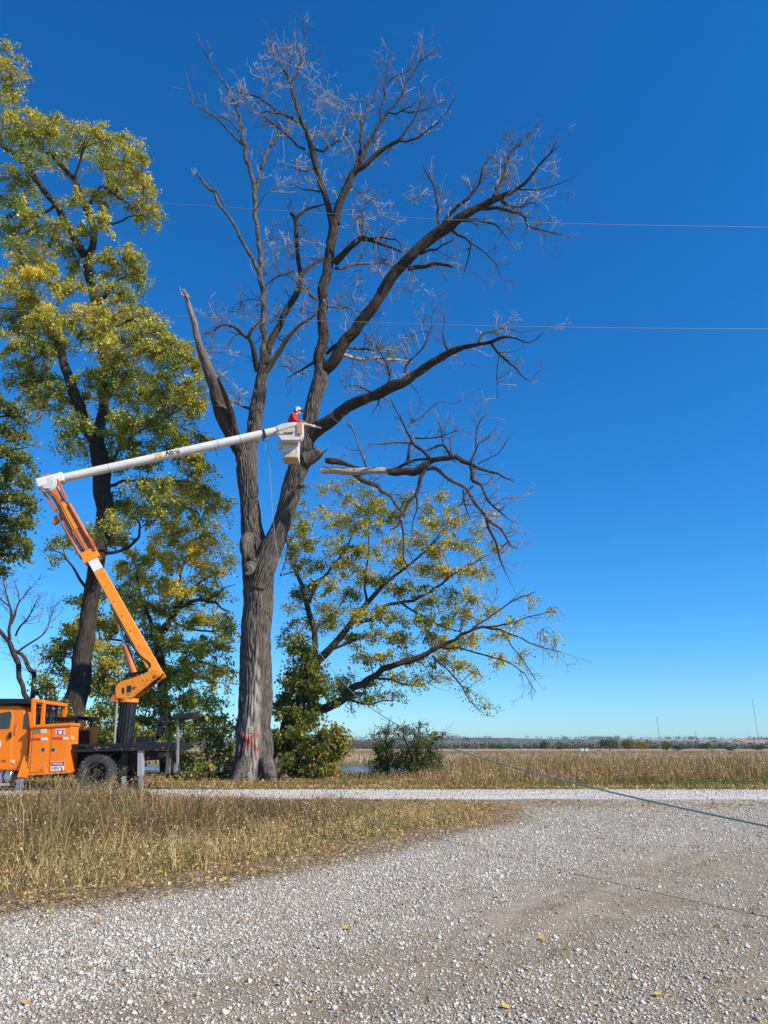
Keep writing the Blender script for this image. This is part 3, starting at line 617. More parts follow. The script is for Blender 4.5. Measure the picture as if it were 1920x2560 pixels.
L1 = litter(1300, edge_pts, (0.02, 0.052)); L2 = litter(2600, lambda N: (rg.uniform(-12, 24, N), rg.normal(22.6, 0.55, N)), (0.06, 0.11))
L3 = litter(450, lambda N: (rg.uniform(0.5, 9, N), rg.normal(15.6, 0.9, N)), (0.05, 0.10)); L4 = litter(700, lambda N: (rg.normal(-5, 3.0, N), rg.uniform(22, 26, N)), (0.06, 0.1))
plant_mass('leaf_litter', 'dry tan leaves littering the bank edge and the far verge', [], [L1, L2, L3, L4])
def straw(N):
    x, y = edge_pts(N); x = x + rg.normal(0.05, 0.25, N); y = y + rg.normal(-0.2, 0.25, N); a = rg.uniform(0, 6.28, N); L = rg.uniform(0.04, 0.16, N); w = 0.003
    p = np.stack([x, y, np.full(N, 0.042)], -1); d = np.stack([np.cos(a) * L, np.sin(a) * L, rg.normal(0, 0.012, N)], -1); e = np.stack([-np.sin(a) * w, np.cos(a) * w, 0 * a], -1)
    return np.stack([p - d / 2 - e, p + d / 2 - e, p + d / 2 + e, p - d / 2 + e], 1).reshape(-1, 3), np.arange(N * 4).reshape(-1, 4), np.repeat(wcols(N, [3, 1, 2, 0, 0, 0, 4, 1], rg), 4, 0)
plant_mass('straw', 'bits of dry straw strewn on the gravel along the bank', [], [straw(1800)])
# small green and olive weed tufts on the driveway
N = 260; tx = rg.uniform(-4, 10, N); ty = 3.6 + 12 * rg.random(N); d = poly_dist(tx, ty, BANK_EDGE); kp = (d < -0.3) & (np.abs(tx) < 0.58 * ty + 0.5) & ((poly_dist(tx, ty, TRACK) < -0.5) | (rg.random(N) < 0.35)); tx, ty = tx[kp], ty[kp]
per = 16; bx = np.repeat(tx, per) + rg.normal(0, 0.05, len(tx) * per); by = np.repeat(ty, per) + rg.normal(0, 0.03, len(tx) * per)
plant_mass('driveway_weeds', 'tiny olive weed tufts growing through the gravel', [blades(bx, by, np.full(len(bx), 0.02), rg.uniform(0.01, 0.045, len(bx)), np.full(len(bx), 0.006), rg.uniform(0.3, 1.2, len(bx)), wcols(len(bx), [1, 0.5, 2, 3, 2.2, 0, 1, 0], rg), rg)], [])

# ---- far hills, woods and hedges
hx = np.linspace(-3200, 3200, 150); hy = np.concatenate([np.linspace(900, 2400, 26), [2700, 3400]]); HX, HY = np.meshgrid(hx, hy)
def hill_z(x, y): return sm(950, 2000, y) * (25 + 13 * (fbm(x + 9000, y * 0.3 + 9000, 0.0016, 12) - 0.5) * 2 + 2 * sm(200, 900, x)) - 0.5
hn = fbm(HX + 7000, HY + 7000, 0.004, 15); hc = mixc((0.15, 0.14, 0.085), (0.40, 0.30, 0.19), sm(0.4, 0.62, hn + 0.25 * sm(300, 800, HX) - 0.08))
nr, nc = HX.shape; idx = np.arange(nr * nc).reshape(nr, nc); q = np.stack([idx[:-1, :-1], idx[:-1, 1:], idx[1:, 1:], idx[1:, :-1]], -1).reshape(-1, 4)
part('hills', fast_mesh('hills', np.stack([HX, HY, hill_z(HX, HY)], -1), q, None, hc.reshape(-1, 3), True), M['soil'], kind='structure')
rg = np.random.default_rng(91); N = 2600; cx = rg.uniform(-1500, 1500, N); cy = rg.uniform(1050, 2050, N); kp = fbm(cx + 400, cy + 400, 0.006, 33) > 0.45 + 0.16 * sm(150, 600, cx); cx, cy = cx[kp], cy[kp]
per = 24; n = len(cx) * per; p = np.stack([np.repeat(cx, per), np.repeat(cy, per), np.repeat(hill_z(cx, cy), per)], -1) + rg.normal(0, 1, (n, 3)) * [4.2, 4.2, 2.0] + [0, 0, 3.2]
wc = np.array([[0.075, 0.105, 0.045], [0.10, 0.12, 0.055], [0.19, 0.15, 0.06], [0.06, 0.085, 0.045]])[rg.integers(0, 4, len(cx))]
V, q, c = flakes(p, rg.uniform(1.3, 2.8, n), np.repeat(wc, per, 0) * rg.uniform(0.8, 1.2, (n, 1)), rg, aspect=0.9)
part('distant_woods', fast_mesh('distant_woods', V, q, None, c), M['grass'], kind='stuff', label='grey-green woods massed on the far hills')
n = 9000; x = rg.uniform(-90, 420, n); y = 540 + rg.normal(0, 3, n) - 0.05 * x; z = np.abs(rg.normal(0, 1, n)) * (1.3 + 1.2 * fbm(x + 50, y, 0.05, 8))
V, q, c = flakes(np.stack([x, y, z], -1), rg.uniform(0.7, 1.6, n), np.array([[0.045, 0.05, 0.03]]) * rg.uniform(0.6, 1.6, (n, 1)) + rg.random((n, 1)) * [0.03, 0.015, 0.0], rg, aspect=0.9)
part('distant_hedgerow', fast_mesh('distant_hedgerow', V, q, None, c), M['grass'], kind='stuff', label='dark hedgerow drawn along the far field edge')
def far_tree(name, label, px, pytop, wpx, Y, colr, seed, n=900, cat_='tree', group='scattered trees at the far field edge'):
    rg = np.random.default_rng(seed); b = at(px, 1868, Y); x = b[0]; top = at(px, pytop, Y)[2]; k = depth(1860, Y) / F; rw = wpx / 2 * k
    r = thing(name, label, cat_, (x, Y, 0), group)
    t = Tubes(); t.add([(x, Y, -0.1), (x + 0.05 * rw, Y, top * 0.35), (x, Y, top * 0.75)], [top * 0.035, top * 0.028, top * 0.008], 7, (1, 1, 1))
    for a in np.linspace(0, 6.28, 6)[:-1]: t.add([(x, Y, top * 0.25), (x + math.cos(a) * rw * 0.3, Y + math.sin(a) * rw * 0.3, top * 0.45), (x + math.cos(a) * rw * 0.6, Y + math.sin(a) * rw * 0.6, top * 0.65)], [top * 0.016, top * 0.011, top * 0.004], 5, (1, 1, 1))
    part('trunk', t.mesh(), M['bark2'], r)
    nb = 14; u = rg.normal(0, 1, (nb, 3)); u /= np.linalg.norm(u, axis=1)[:, None]; cb = np.array([x, Y, top * 0.56]) + u * np.array([rw * 0.62, rw * 0.62, top * 0.28])
    p = cb[rg.integers(0, nb, n)] + rg.normal(0, 1, (n, 3)) * [rw * 0.2, rw * 0.2, top * 0.09]; p[:, 2] = np.clip(p[:, 2], 0.1, None)
    cc = np.array(colr)[rg.integers(0, len(colr), n)] * rg.uniform(0.7, 1.3, (n, 1)); V, q, c = flakes(p, rg.uniform(0.06, 0.14, n) * top, cc, rg, aspect=0.9)
    part('crown', fast_mesh('crown', V, q, None, c), M['leaf'], r); return r
GR = [(0.06, 0.085, 0.025), (0.085, 0.11, 0.03)]; YL = [(0.36, 0.25, 0.05), (0.20, 0.17, 0.04)]; DK = [(0.04, 0.055, 0.025), (0.055, 0.07, 0.03)]
for a in [('broad green tree standing beside the nearest far utility pole', 1523, 1845, 52, 250, GR, 1), ('yellowing tree just right of the far utility pole', 1572, 1849, 40, 258, YL + GR, 2),
          ('low russet-yellow tree at the right end of the tree clump', 1603, 1853, 36, 262, YL, 3), ('small round tree with a golden top alone by the hedgerow', 1667, 1853, 26, 240, YL + GR[:1], 4),
          ('dark green bushy tree next to the golden-topped one', 1696, 1861, 30, 238, DK, 5), ('dark green tree below the hillside houses', 1765, 1857, 44, 300, DK, 6),
          ('dark round tree second from the right picture edge', 1828, 1864, 30, 215, DK, 7), ('dark green tree at the right picture edge', 1893, 1862, 40, 220, DK + GR[:1], 8),
          ('green tree left of the broad tree clump', 1362, 1853, 40, 290, GR, 9), ('yellow-green tree in the middle of the far field edge', 1402, 1855, 36, 280, GR + YL[1:], 10),
          ('small dark tree left of the far field poles', 1248, 1858, 34, 300, DK + GR, 11)]:
    far_tree('distant_tree', *a)
for a in [('bright yellow-green bush in the right part of the field', 1685, 1873, 22, 190, YL + GR, 21), ('pale yellow bush right of centre in the meadow', 1777, 1873, 24, 185, YL, 22), ('tiny yellow bush beside the white boxes in the field', 1497, 1873, 14, 230, YL, 23),
          ('green weedy bush near the right edge of the meadow', 1815, 1884, 26, 90, GR + YL[1:], 24), ('rounded dark bush in the meadow by the pond', 1190, 1890, 90, 58, DK + GR[:1], 25)]:
    far_tree('field_bush', *a, n=700, cat_='bush', group='bushes out in the meadow')
# ------------------------------------------------------------------ the dead cottonwood
TY = 26.5
dt = Tree(TY, 11)
base = at(640, 1955, TY); base[2] = 0.0
trunkA = dt.limb('628,1968,132 630,1945,116 633,1905,103 636,1850,96 637,1800,92 638,1720,90 643,1620,82 645,1500,79 645,1430,82 640,1380,74 633,1340,60 627,1300,53 622,1250,50 617,1200,52 616,1150,58 622,1115,46 633,1090,42 638,1050,41 646,1000,37 653,950,31 660,905,26 660,880,20', 0.0, 0.5, 0.085, 0.05)
trunkB = dt.limb('645,1470,56 657,1420,62 676,1372,60 694,1340,52 708,1300,50 721,1250,49 736,1200,52 750,1155,55 762,1105,50 771,1055,40 786,1000,40 800,950,42 803,915,34', 0.0, -0.6, 0.085, 0.05)
Rm = Tubes()
ZB = base[2]
def pale_fn(X):
    # bare, barkless wood on the camera side of the butt
    ang = np.arctan2(X[:, 0] - base[0], -(X[:, 1] - base[1])); z = X[:, 2]
    hw = np.interp(z, [0.3, 0.9, 1.6, 2.2, 3.0, 3.8, 4.6], [0.08, 0.34, 0.5, 0.46, 0.26, 0.08, -0.2]); cen = np.interp(z, [0, 1.2, 3, 5], [-0.05, -0.22, -0.25, -0.35])
    n = fbm(ang * 6 + 40, z * 0.9 + 40, 1.0, 44) - 0.5
    return np.where(z < 5.4, sm(0.12, -0.06, np.abs(ang - cen) - hw + 0.7 * n), 0)
def bark_amp(c): return 0.06 * c[:, 3].mean() + 0.008
Rm.add(trunkA[:, :3], trunkA[:, 3] * 0.95, 160, bark=0.105, seed=2, pale=pale_fn)
Rm.add(trunkB[:, :3], trunkB[:, 3] * 0.95, 130, bark=0.08, seed=9)
dead = thing('dead_cottonwood', 'tall dead cottonwood with forked trunk and a red X painted on its butt', 'tree', (base[0], base[1], 0))
me = Rm.mesh('trunk')
# barkless areas are smoother and set back
trunk_o = part('trunk', me, M['trunk_bark'], dead)
for ang, L in ((-2.2, 1.2), (-0.5, 0.9), (0.7, 1.0), (2.2, 1.3), (3.5, 1.1)):
    a = np.array([base[0] + math.sin(ang) * 0.55, base[1] - math.cos(ang) * 0.55, 0.75]); b_ = a + np.array([math.sin(ang) * 0.32, -math.cos(ang) * 0.32, -0.45]); c_ = b_ + np.array([math.sin(ang) * L * 0.4, -math.cos(ang) * L * 0.4, -0.45])
    C = cat(np.stack([np.append(a, 0.26), np.append(b_, 0.24), np.append(c_, 0.12)]), 0.06); t = Tubes(); t.add(C[:, :3], C[:, 3], 36, bark=0.04, seed=int(ang * 10) % 50); part('root', t.mesh(), M['trunk_bark'], dead)
LIMBS = [  # course in the picture, end depth, material
 ('606,1142,34 590,1110,40 563,1055,40 547,1000,38 533,950,34 512,905,26 494,850,20 481,800,17 474,770,14 464,740,9 455,722,3', -2.6, 'bark'),
 ('604,1128,26 586,1070,20 572,1020,17 556,970,13 545,945,7', -1.6, 'bark'),
 ('657,915,22 659,880,20 661,841,17 659,795,17 658,746,16 654,707,15 652,678,15 651,632,13 644,600,12 637,533,12 636,470,13 625,423,11 612,376,10 605,338,9 600,307,8 592,273,7 575,232,6 559,204,5 537,175,4 523,150,3 503,116 495,85,2', 1.6, 'grey_wood'),
 ('648,681,12 632,649,11 612,616,10 600,598,9 578,549,8 556,523,8 534,489,8 512,455,7 492,429,5', -0.4, 'grey_wood'),
 ('639,470,9 656,417,8 672,376,7 691,345,6 713,328,4 733,304,3', 2.4, 'grey_wood'),
 ('645,929,20 635,893,16 628,857,15 622,841,13 602,831,10 579,815,8 563,810,6 534,825,4 513,834,3', -1.2, 'bark'),
 ('622,841,10 628,825,10 644,808,8', None, 'bark'),
 ('668,930,20 680,903,16 697,880,15 706,860,14 723,838,12 745,815,10 772,799,9 791,782,7', -0.9, 'lichen_bark'),
 ('664,905,22 671,886,21 677,860,20 690,828,19 706,795,18 723,763,17 742,724,16 750,691,15 749,659,12 747,633,12 741,600,13 742,564,13 739,545,12 728,533,8', 1.8, 'bark'),
 ('740,545,10 753,530,9 772,520,7 810,512,4 851,505,3', 1.2, 'grey_wood'),
 ('750,691,12 765,675,12 785,659,11 811,649,10', 0.2, 'pale_wood'),
 ('803,925,34 798,900,31 802,850,29 806,800,27 809,750,27 816,700,27 825,660,28 830,600,27 836,545,30', 0.2, 'bark'),
 ('833,555,22 822,514,17 810,480,17 797,445,17 788,407,18 779,376,18 771,339,14 760,313,13 747,282,11 736,251,10 727,216,9 716,185,6 703,166,5 691,138,4 678,110 670,75,2', 2.4, 'bark'),
 ('727,216,7 741,188,6 750,157,5 760,132,4 761,94,3 760,47,2', 2.0, 'bark'),
 ('840,560,24 847,527,22 857,495,20 873,454,20 885,429,19 904,416,15 931,393,14 966,366,12 997,351,10 1012,328,6 1031,304,5 1043,281,4 1053,243,3 1047,196,2', -1.4, 'bark'),
 ('888,428,14 900,385,9 902,331,9 904,301,7 916,274,6 931,247,4 945,205,2', 0.9, 'bark'),
 ('892,420,14 912,385,11 931,339,10 950,301,9 970,281,7 993,250,6 1012,220,5 1031,185,4 1051,154,3 1070,139 1091,127,2', -0.2, 'bark'),
 ('950,301,6 950,285,5 956,247,4 966,212,4 964,173,3 979,131,2', None, 'bark'),
 ('966,212,3 989,189,3 1012,183 1030,165,2', None, 'bark'), ('1051,154,3 1059,108,2', None, 'bark'),
 ('970,281,5 1004,277,4 1031,258,3 1045,252,2', None, 'bark'), ('1004,277,4 1031,281,4 1062,274,3 1093,262 1120,250,2', None, 'bark'),
 ('997,351,7 1024,353,6 1055,335,5 1093,308,4 1116,285,3 1128,254 1141,243,2', -2.4, 'bark'),
 ('836,658,20 866,629,18 896,600,15 923,594,10 966,592,6 1004,609,3', -1.6, 'bark'),
 ('905,598,10 950,609,8 985,621,7 1008,632,5', -1.0, 'bark'), ('905,597,4 908,563,3 906,530,2', None, 'bark'),
 ('839,671,9 880,662,8 916,656,7 950,660,5 985,663,4', 1.9, 'grey_wood'),
 ('808,925,38 836,900,34 862,850,32 885,828,32 911,798,31 948,735,31 978,693,31 1012,660,30 1042,627,30 1070,600,32 1109,574,33 1147,551,28 1186,524,22 1220,509,20 1247,497,17 1282,478,12 1313,459,10 1336,432,8 1355,405,6 1375,385,4 1398,366,2', -4.2, 'bark'),
 ('1375,385,4 1392,351,2', None, 'bark'),
 ('1236,490,11 1251,455,9 1263,424,8 1278,385,6 1301,362,4 1323,333,2', None, 'bark'),
 ('1109,560,12 1147,517,9 1170,497,8 1193,466,6 1201,432,5 1217,405,4 1230,385,2', None, 'bark'),
 ('1097,560,8 1095,517,6 1085,474,5 1074,439,4 1055,409,2', None, 'bark'),
 ('1200,520,12 1240,524,9 1282,524,8 1305,547,7 1328,567,5 1371,578,3 1402,588,2', None, 'bark'),
 ('1247,497,9 1286,520,7 1325,505,4 1352,515,2', None, 'bark'), ('1298,474,5 1348,476,3 1379,466 1421,447,2', None, 'bark'),
 ('1150,552,9 1186,549,7 1217,557,5 1244,567,4 1275,600,2', None, 'bark'),
 ('1130,575,9 1159,594,7 1178,609,5 1209,628,4 1240,655,3 1251,694,2', None, 'bark'), ('1178,609,5 1170,648,4 1159,682,2', None, 'bark'),
 ('1020,672,14 1062,663,12 1101,659,10 1130,667,8', -2.6, 'bark'), ('1031,628,9 1070,632,7 1109,617,5 1143,590,3', None, 'bark'),
 ('768,1098,46 785,1080,44 817,1056,38 855,1030,34 896,1007,30 937,989,29 967,974,30 989,959,30 1019,944,26 1056,925,24 1098,899,22 1127,880,20 1157,871,15 1198,862,12 1228,858,11 1251,845,10 1277,843,5 1303,850,4 1322,858,3 1352,839 1359,828,2', -4.6, 'bark'),
 ('1228,858,9 1243,884,8 1266,903,7 1292,921,5 1307,944,4 1329,955,2', None, 'bark'), ('1247,891,4 1243,936,3 1243,996,2', None, 'bark'),
 ('1198,858,7 1202,839,6 1228,828,5 1266,820,3 1302,832,2', None, 'bark'), ('1120,876,8 1109,861,6 1107,832,4 1111,787,2', None, 'bark'),
 ('1012,932,8 1023,910,6 1038,888,5 1071,847,4 1079,794,2', None, 'bark'), ('967,965,7 974,936,5 959,895,4 940,860,2', None, 'bark'),
 ('945,985,6 900,968,5 876,960,3 860,975,2', None, 'bark'), ('950,985,6 942,1010,4 930,1035,2', None, 'bark'),
 ('850,885,11 892,895,10 937,899,8 989,899,6 1030,905,3', 1.5, 'pale_wood'), ('862,868,9 929,876,6 960,872,4 1010,860,2', 1.6, 'grey_wood'),
 ('856,857,12 840,864,11 817,883,10', 0.0, 'bark'), ('791,750,7 762,724,6 742,707,4 720,690,2', None, 'grey_wood'), ('824,766,7 853,769,6 876,772,4 930,790,3', None, 'lichen_bark'),
 ('785,905,8 755,925,7 739,929,5 715,945,2', None, 'bark'), ('628,1023,8 600,1012,6 576,1007,5 545,985,2', 1.0, 'bark'), ('735,678,6 700,688,5 680,698,5 663,717,4', None, 'grey_wood'),
 ('753,313,9 728,296,8 700,282,7 681,276,6 656,279,4 644,291,2', None, 'bark'), ('690,279,6 659,251,5 625,238,4 590,229,3 568,216,2', None, 'bark'),
 ('763,373,8 741,360,7 722,342,6 706,332,5 681,307,4 656,288,2', None, 'bark'), ('788,373,8 816,371,7 841,360,5 873,332,3', None, 'bark'),
 ('785,420,6 750,426,4 722,410,3 700,407,2', None, 'bark'), ('800,480,5 763,470,4 725,461,2', None, 'bark'), ('603,360,7 575,329,6 540,295,5 518,279,4 481,260,3 470,255,2', -0.5, 'grey_wood'),
 ('481,260,3 476,226,3 465,185,2', None, 'grey_wood'), ('597,329,5 581,307,5 565,296,4 543,291,3 501,297,2', None, 'grey_wood'), ('592,273,5 603,245,4 611,210,3', None, 'grey_wood'),
 ('523,150,3 525,132,3 518,100,2', None, 'grey_wood'), ('561,517,5 547,480,4 525,455,3 514,445,2', None, 'grey_wood'), ('691,345,4 694,320,3 694,307,2', None, 'grey_wood'),
 ('518,279,3 500,250,3 495,232,2', None, 'grey_wood'),
]
tw = []; trg = np.random.default_rng(5)
for i, (txt, dy1, mt) in enumerate(LIMBS):
    C = dt.limb(txt, None, dy1, 0.11 if parse(txt)[0, 2] > 20 else 0.16); C[:, 3] *= 0.92
    rmax = C[:, 3].max(); t = Tubes(); sides = 40 if rmax > 0.16 else (18 if rmax > 0.07 else 8)
    pf = None
    if i == 0: z1_, z2_ = at(510, 905, TY - 1.5)[2], at(474, 770, TY - 2.4)[2]; pf = lambda X: 0.35 * sm(z1_ - 2, z1_, X[:, 2]) + 0.55 * sm(z1_, z2_, X[:, 2])
    t.add(C[:, :3], C[:, 3], sides, pale=pf, bark=(0.062 if rmax > 0.2 else 0.04 if rmax > 0.09 else 0.010) * (0.35 if mt in ('grey_wood', 'pale_wood') else 1), seed=i)
    part('limb', t.mesh(), M[mt], dead)
    # fine dead twigs along the limb
    L = np.linalg.norm(np.diff(C[:, :3], axis=0), axis=1).sum(); n = len(C)
    thin = C[:, 3].mean() < 0.16; cnt = trg.poisson(L * (3.4 if thin else 1.2) * (1.25 if parse(txt)[-1, 0] > 1000 else 1.0))
    if i in (0, 1, 3): cnt = trg.poisson(L * 0.4)
    if i == 2: cnt = trg.poisson(L * 0.5)
    if parse(txt)[-1, 0] < 625 and parse(txt)[-1, 1] < 480 and i > 3: cnt = trg.poisson(L * 0.9)
    low = parse(txt)[-1, 1] > 500 and parse(txt)[-1, 0] > 900
    for _ in range(cnt):
        j = int(n * trg.uniform(0.12, 1.0)); j = min(max(j, 1), n - 1); d = C[j, :3] - C[j - 1, :3]; d /= np.linalg.norm(d) + 1e-9
        q = trg.normal(0, 1, 3); q -= q.dot(d) * d; q /= np.linalg.norm(q); r = min(0.021, max(0.011, C[j, 3] * 0.5))
        pl = trg.random() < 0.3; col = np.array([0.20, 0.17, 0.14] if pl else [0.075, 0.058, 0.044]) * trg.uniform(0.7, 1.5); tip = np.array([0.52, 0.47, 0.42] if pl else [0.16, 0.128, 0.10]) * trg.uniform(0.75, 1.2)
        dr = trg.random() < 0.3 if low else False
        twig(trg, C[j, :3], d * 0.5 + q * 0.8 + np.array([0, 0, -0.5 if dr else 0.35]), trg.uniform(0.4, 1.1), r, tw, 2, up=0 if dr else 0.35, col=col, tip=tip, droop=0.5 if dr else 0.0, kids=2.4)
for k_ in range(5):
    a_ = at(456 + 5 * k_, 738 + 2 * k_, TY - 2.55 + 0.05 * (k_ % 3)); b2_ = at(449 + 4 * k_, 716 + 5 * ((k_ * 2) % 5), TY - 2.55); m = MB(); m.beam(a_, b2_, 0.05, 0.06, w1=0.012, h1=0.012); part('splinter', m.mesh(), M['pale_wood'], dead)
# dense sprays of fine twigs, some still holding a few leaves:  cx,cy,rx,ry,yellow,density
SPRAYS = '745,110,35,40,.5,.25 700,110,35,35,.5,.2 680,140,30,30,.5,.2 770,150,32,40,.5,.3 720,160,30,30,.5,.15 775,200,25,30,.5,.3 650,180,35,30,.5,.2 690,210,30,30,.5,.2 610,235,30,22,.35,.7 640,255,35,25,.35,.7 570,260,25,18,.4,.3 \
 800,225,30,30,.3,.5 810,270,35,30,.3,.6 840,260,30,30,.25,.9 860,290,30,30,.3,.8 890,285,20,25,.3,.6 830,320,35,30,.3,.7 800,330,30,25,.4,.5 850,350,30,25,.3,.4 870,380,25,25,.4,.2 900,250,30,35,.4,.15 1280,420,40,35,.5,.03 1320,500,40,30,.5,.03 1340,470,35,30,.5,.03 1240,455,40,30,.5,.03 1280,560,40,30,.5,.03 \
 905,490,25,35,.35,.7 930,500,30,22,.4,.5 920,540,35,25,.45,.3 880,560,30,30,.5,.15 960,540,30,25,.5,.1 940,650,45,35,.5,.05 900,700,35,35,.5,.05 880,740,30,35,.4,.2 860,770,30,30,.3,.5 960,690,35,30,.5,.05 930,760,30,30,.5,.1 1000,740,30,30,.5,.05 \
 930,860,35,25,.1,.9 960,850,30,22,.1,.6 980,880,45,25,.5,.05 1020,850,35,35,.5,.05 1060,800,30,35,.5,.04 990,930,40,30,.5,.04 910,930,40,30,.5,.05 880,900,40,30,.5,.1 1040,720,28,28,.5,.05 1100,490,35,35,.5,.03 1050,500,30,30,.5,.03 \
 720,900,30,25,.15,.8 755,940,25,22,.15,1.0 700,850,25,25,.3,.6 740,830,30,25,.3,.6 690,780,25,25,.3,.4 770,780,30,30,.3,.4 745,720,20,25,.2,.7 690,640,30,35,.4,.25 720,610,25,25,.3,.4 780,600,25,30,.5,.1 770,700,30,30,.5,.1 670,600,30,35,.5,.15 800,650,25,25,.3,.3 \
 570,780,40,30,.5,.05 600,760,35,30,.5,.05 640,770,35,30,.5,.05 530,790,30,25,.5,.05 580,1000,25,25,.1,.9 605,985,22,22,.1,.8 560,940,30,25,.3,.3 530,860,30,30,.5,.1 560,880,35,25,.5,.06 500,870,20,20,.4,.8 700,470,25,25,.5,.1 740,400,30,25,.5,.2 720,330,25,25,.5,.2 760,440,25,25,.5,.15'
o2, LP, LS, LC = crown(dt, SPRAYS, 1.0, dens=0.055, size=(0.05, 0.085), Yr=1.6, tcol=(0.28, 0.25, 0.23), sub=5)
tips = [(P, R, c, e) for P, R, c, e in o2]
for P, R, c, e in o2:
    if len(P) != 6: tw.append((P, R, (0.14, 0.12, 0.105), (0.3, 0.27, 0.25))); continue
    d = P[-1] - P[0]; pl = trg.random() < (0.75 if P[0][2] > 24 else 0.45)
    twig(trg, P[0], d + trg.normal(0, 0.1, 3), np.linalg.norm(d) + 0.15, 0.0165, tw, 2, up=0.5, col=np.array([0.28, 0.245, 0.21] if pl else [0.09, 0.07, 0.055]), tip=np.array([0.58, 0.53, 0.48] if pl else [0.18, 0.145, 0.115]) * trg.uniform(0.7, 1.2), kids=2.7)
part('twigs', twig_mesh(tw), M['twig'], dead, kind='stuff')
part('leaves', leaf_mesh(LP, LS, LC, trg), M['leaf'], dead, kind='stuff')
def lump(points, name, mat, seed, sides=28, bark=0.02):
    t = Tubes(); C = cat(np.array(points, float), 0.05); t.add(C[:, :3], C[:, 3], sides, bark=bark, seed=seed); return part(name, t.mesh(), mat, dead)
def axis_pt(px, py, Y, wpx): return np.append(at(px, py, Y), wpx / 2 / F * depth(py, Y))
# cut stub by the bucket, old stubs and scars on the fork
s0 = axis_pt(762, 1150, 26.0, 44); s1 = axis_pt(782, 1141, 25.95, 34); s2 = axis_pt(799, 1128, 25.9, 28)
lump([s0, s1, s2], 'stub', M['trunk_bark'], 5)
d = (s2 - s1)[:3]; d /= np.linalg.norm(d); m = MB(); m.cyl(s2[:3] + d * 0.002, s2[:3] + d * 0.02, s2[3] * 0.95, 28); part('cut_face', m.mesh(), M['cut'], dead)
m = MB(); p = at(800, 1140, 25.8); p2 = at(819, 1122, 25.75); m.beam(p, p2, 0.07, 0.06, w1=0.02, h1=0.02); part('splinter', m.mesh(), M['bark2'], dead)
lump([axis_pt(628, 1405, 26.2, 34), axis_pt(624, 1418, 25.85, 32), axis_pt(622, 1424, 25.55, 28)], 'stub', M['trunk_bark'], 8); e = axis_pt(622, 1424, 25.54, 27); m = MB(); m.cyl(e[:3], e[:3] + np.array([-0.01, -0.03, -0.008]), e[3], 24); part('cut_face', m.mesh(), M['cut_old'], dead)
C = [axis_pt(640, 1405, 26.0, 8), axis_pt(619, 1385, 25.72, 30), axis_pt(616, 1362, 25.70, 36), axis_pt(620, 1344, 25.78, 30), axis_pt(632, 1336, 26.05, 8)]
lump(C, 'scar_collar', M['trunk_bark'], 12); C2 = [axis_pt(612, 1404, 25.62, 4), axis_pt(612, 1385, 25.5, 13), axis_pt(611, 1362, 25.48, 14), axis_pt(612, 1349, 25.56, 4)]; lump(C2, 'bare_scar', M['grey_wood'], 14, 20, 0.012)
lump([axis_pt(748, 1217, 25.8, 14), axis_pt(756, 1214, 25.45, 12), axis_pt(757, 1213, 25.40, 7)], 'knot', M['grey_wood'], 17, 16, 0.015)
# red X sprayed on the bare wood, laid on the trunk surface
bpy.context.view_layer.update()
from mathutils.bvhtree import BVHTree
bvh = BVHTree.FromObject(trunk_o, bpy.context.evaluated_depsgraph_get())
def on_trunk(px, py, lift=0.012):
    o = Vector(at(px, py, 5.0)) - ORIGIN[dead]; tgt = Vector(at(px, py, 30.0)) - ORIGIN[dead]; d = (tgt - o).normalized(); h = bvh.ray_cast(o, d)
    p = (h[0] if h[0] is not None else Vector(at(px, py, TY - 0.6)) - ORIGIN[dead]); return p + ORIGIN[dead] - d * lift
def stroke(pts, w, seed):
    rg = np.random.default_rng(seed); V, Fq = [], []; pts = np.array(pts, float); n = 26; C = cat(np.c_[pts, np.zeros(len(pts))], 1.6)[:, :2]; T = np.gradient(C, axis=0); T /= np.linalg.norm(T, axis=1)[:, None]; Nn = np.stack([-T[:, 1], T[:, 0]], 1)
    for c, nn in zip(C, Nn):
        ww = w * rg.uniform(0.55, 1.3); V += [on_trunk(*(c + nn * ww * f)) for f in (-0.5, -0.17, 0.17, 0.5)]
    for i in range(len(C) - 1):
        for j in range(3): a = i * 4 + j; Fq.append((a, a + 1, a + 5, a + 4))
    me = bpy.data.meshes.new('painted_mark'); me.from_pydata([tuple(v) for v in V], [], Fq); return me
for k, (pts, w) in enumerate([([(600, 1832), (614, 1842), (630, 1858), (645, 1874)], 6.5), ([(643, 1834), (628, 1842), (617, 1853), (611, 1864)], 6.0), ([(641, 1832), (641, 1842), (637, 1850)], 4.0), ([(616, 1856), (615, 1866), (615, 1874)], 2.0), ([(643, 1873), (644, 1880)], 3.0)]): part('painted_mark', stroke(pts, w, k), M['xred'], dead)
p = on_trunk(626, 1826, 0.02); m = MB(); m.hexa([Vector(p) + Vector(v) for v in ((-.09, 0, -.1), (.09, 0, -.1), (.08, .03, -.1), (-.08, .03, -.1), (-.07, -.01, .1), (.07, -.01, .1), (.06, .03, .12), (-.06, .03, .12))]); bevel(part('pale_patch', m.mesh(), M['pale_wood'], dead), 0.03)

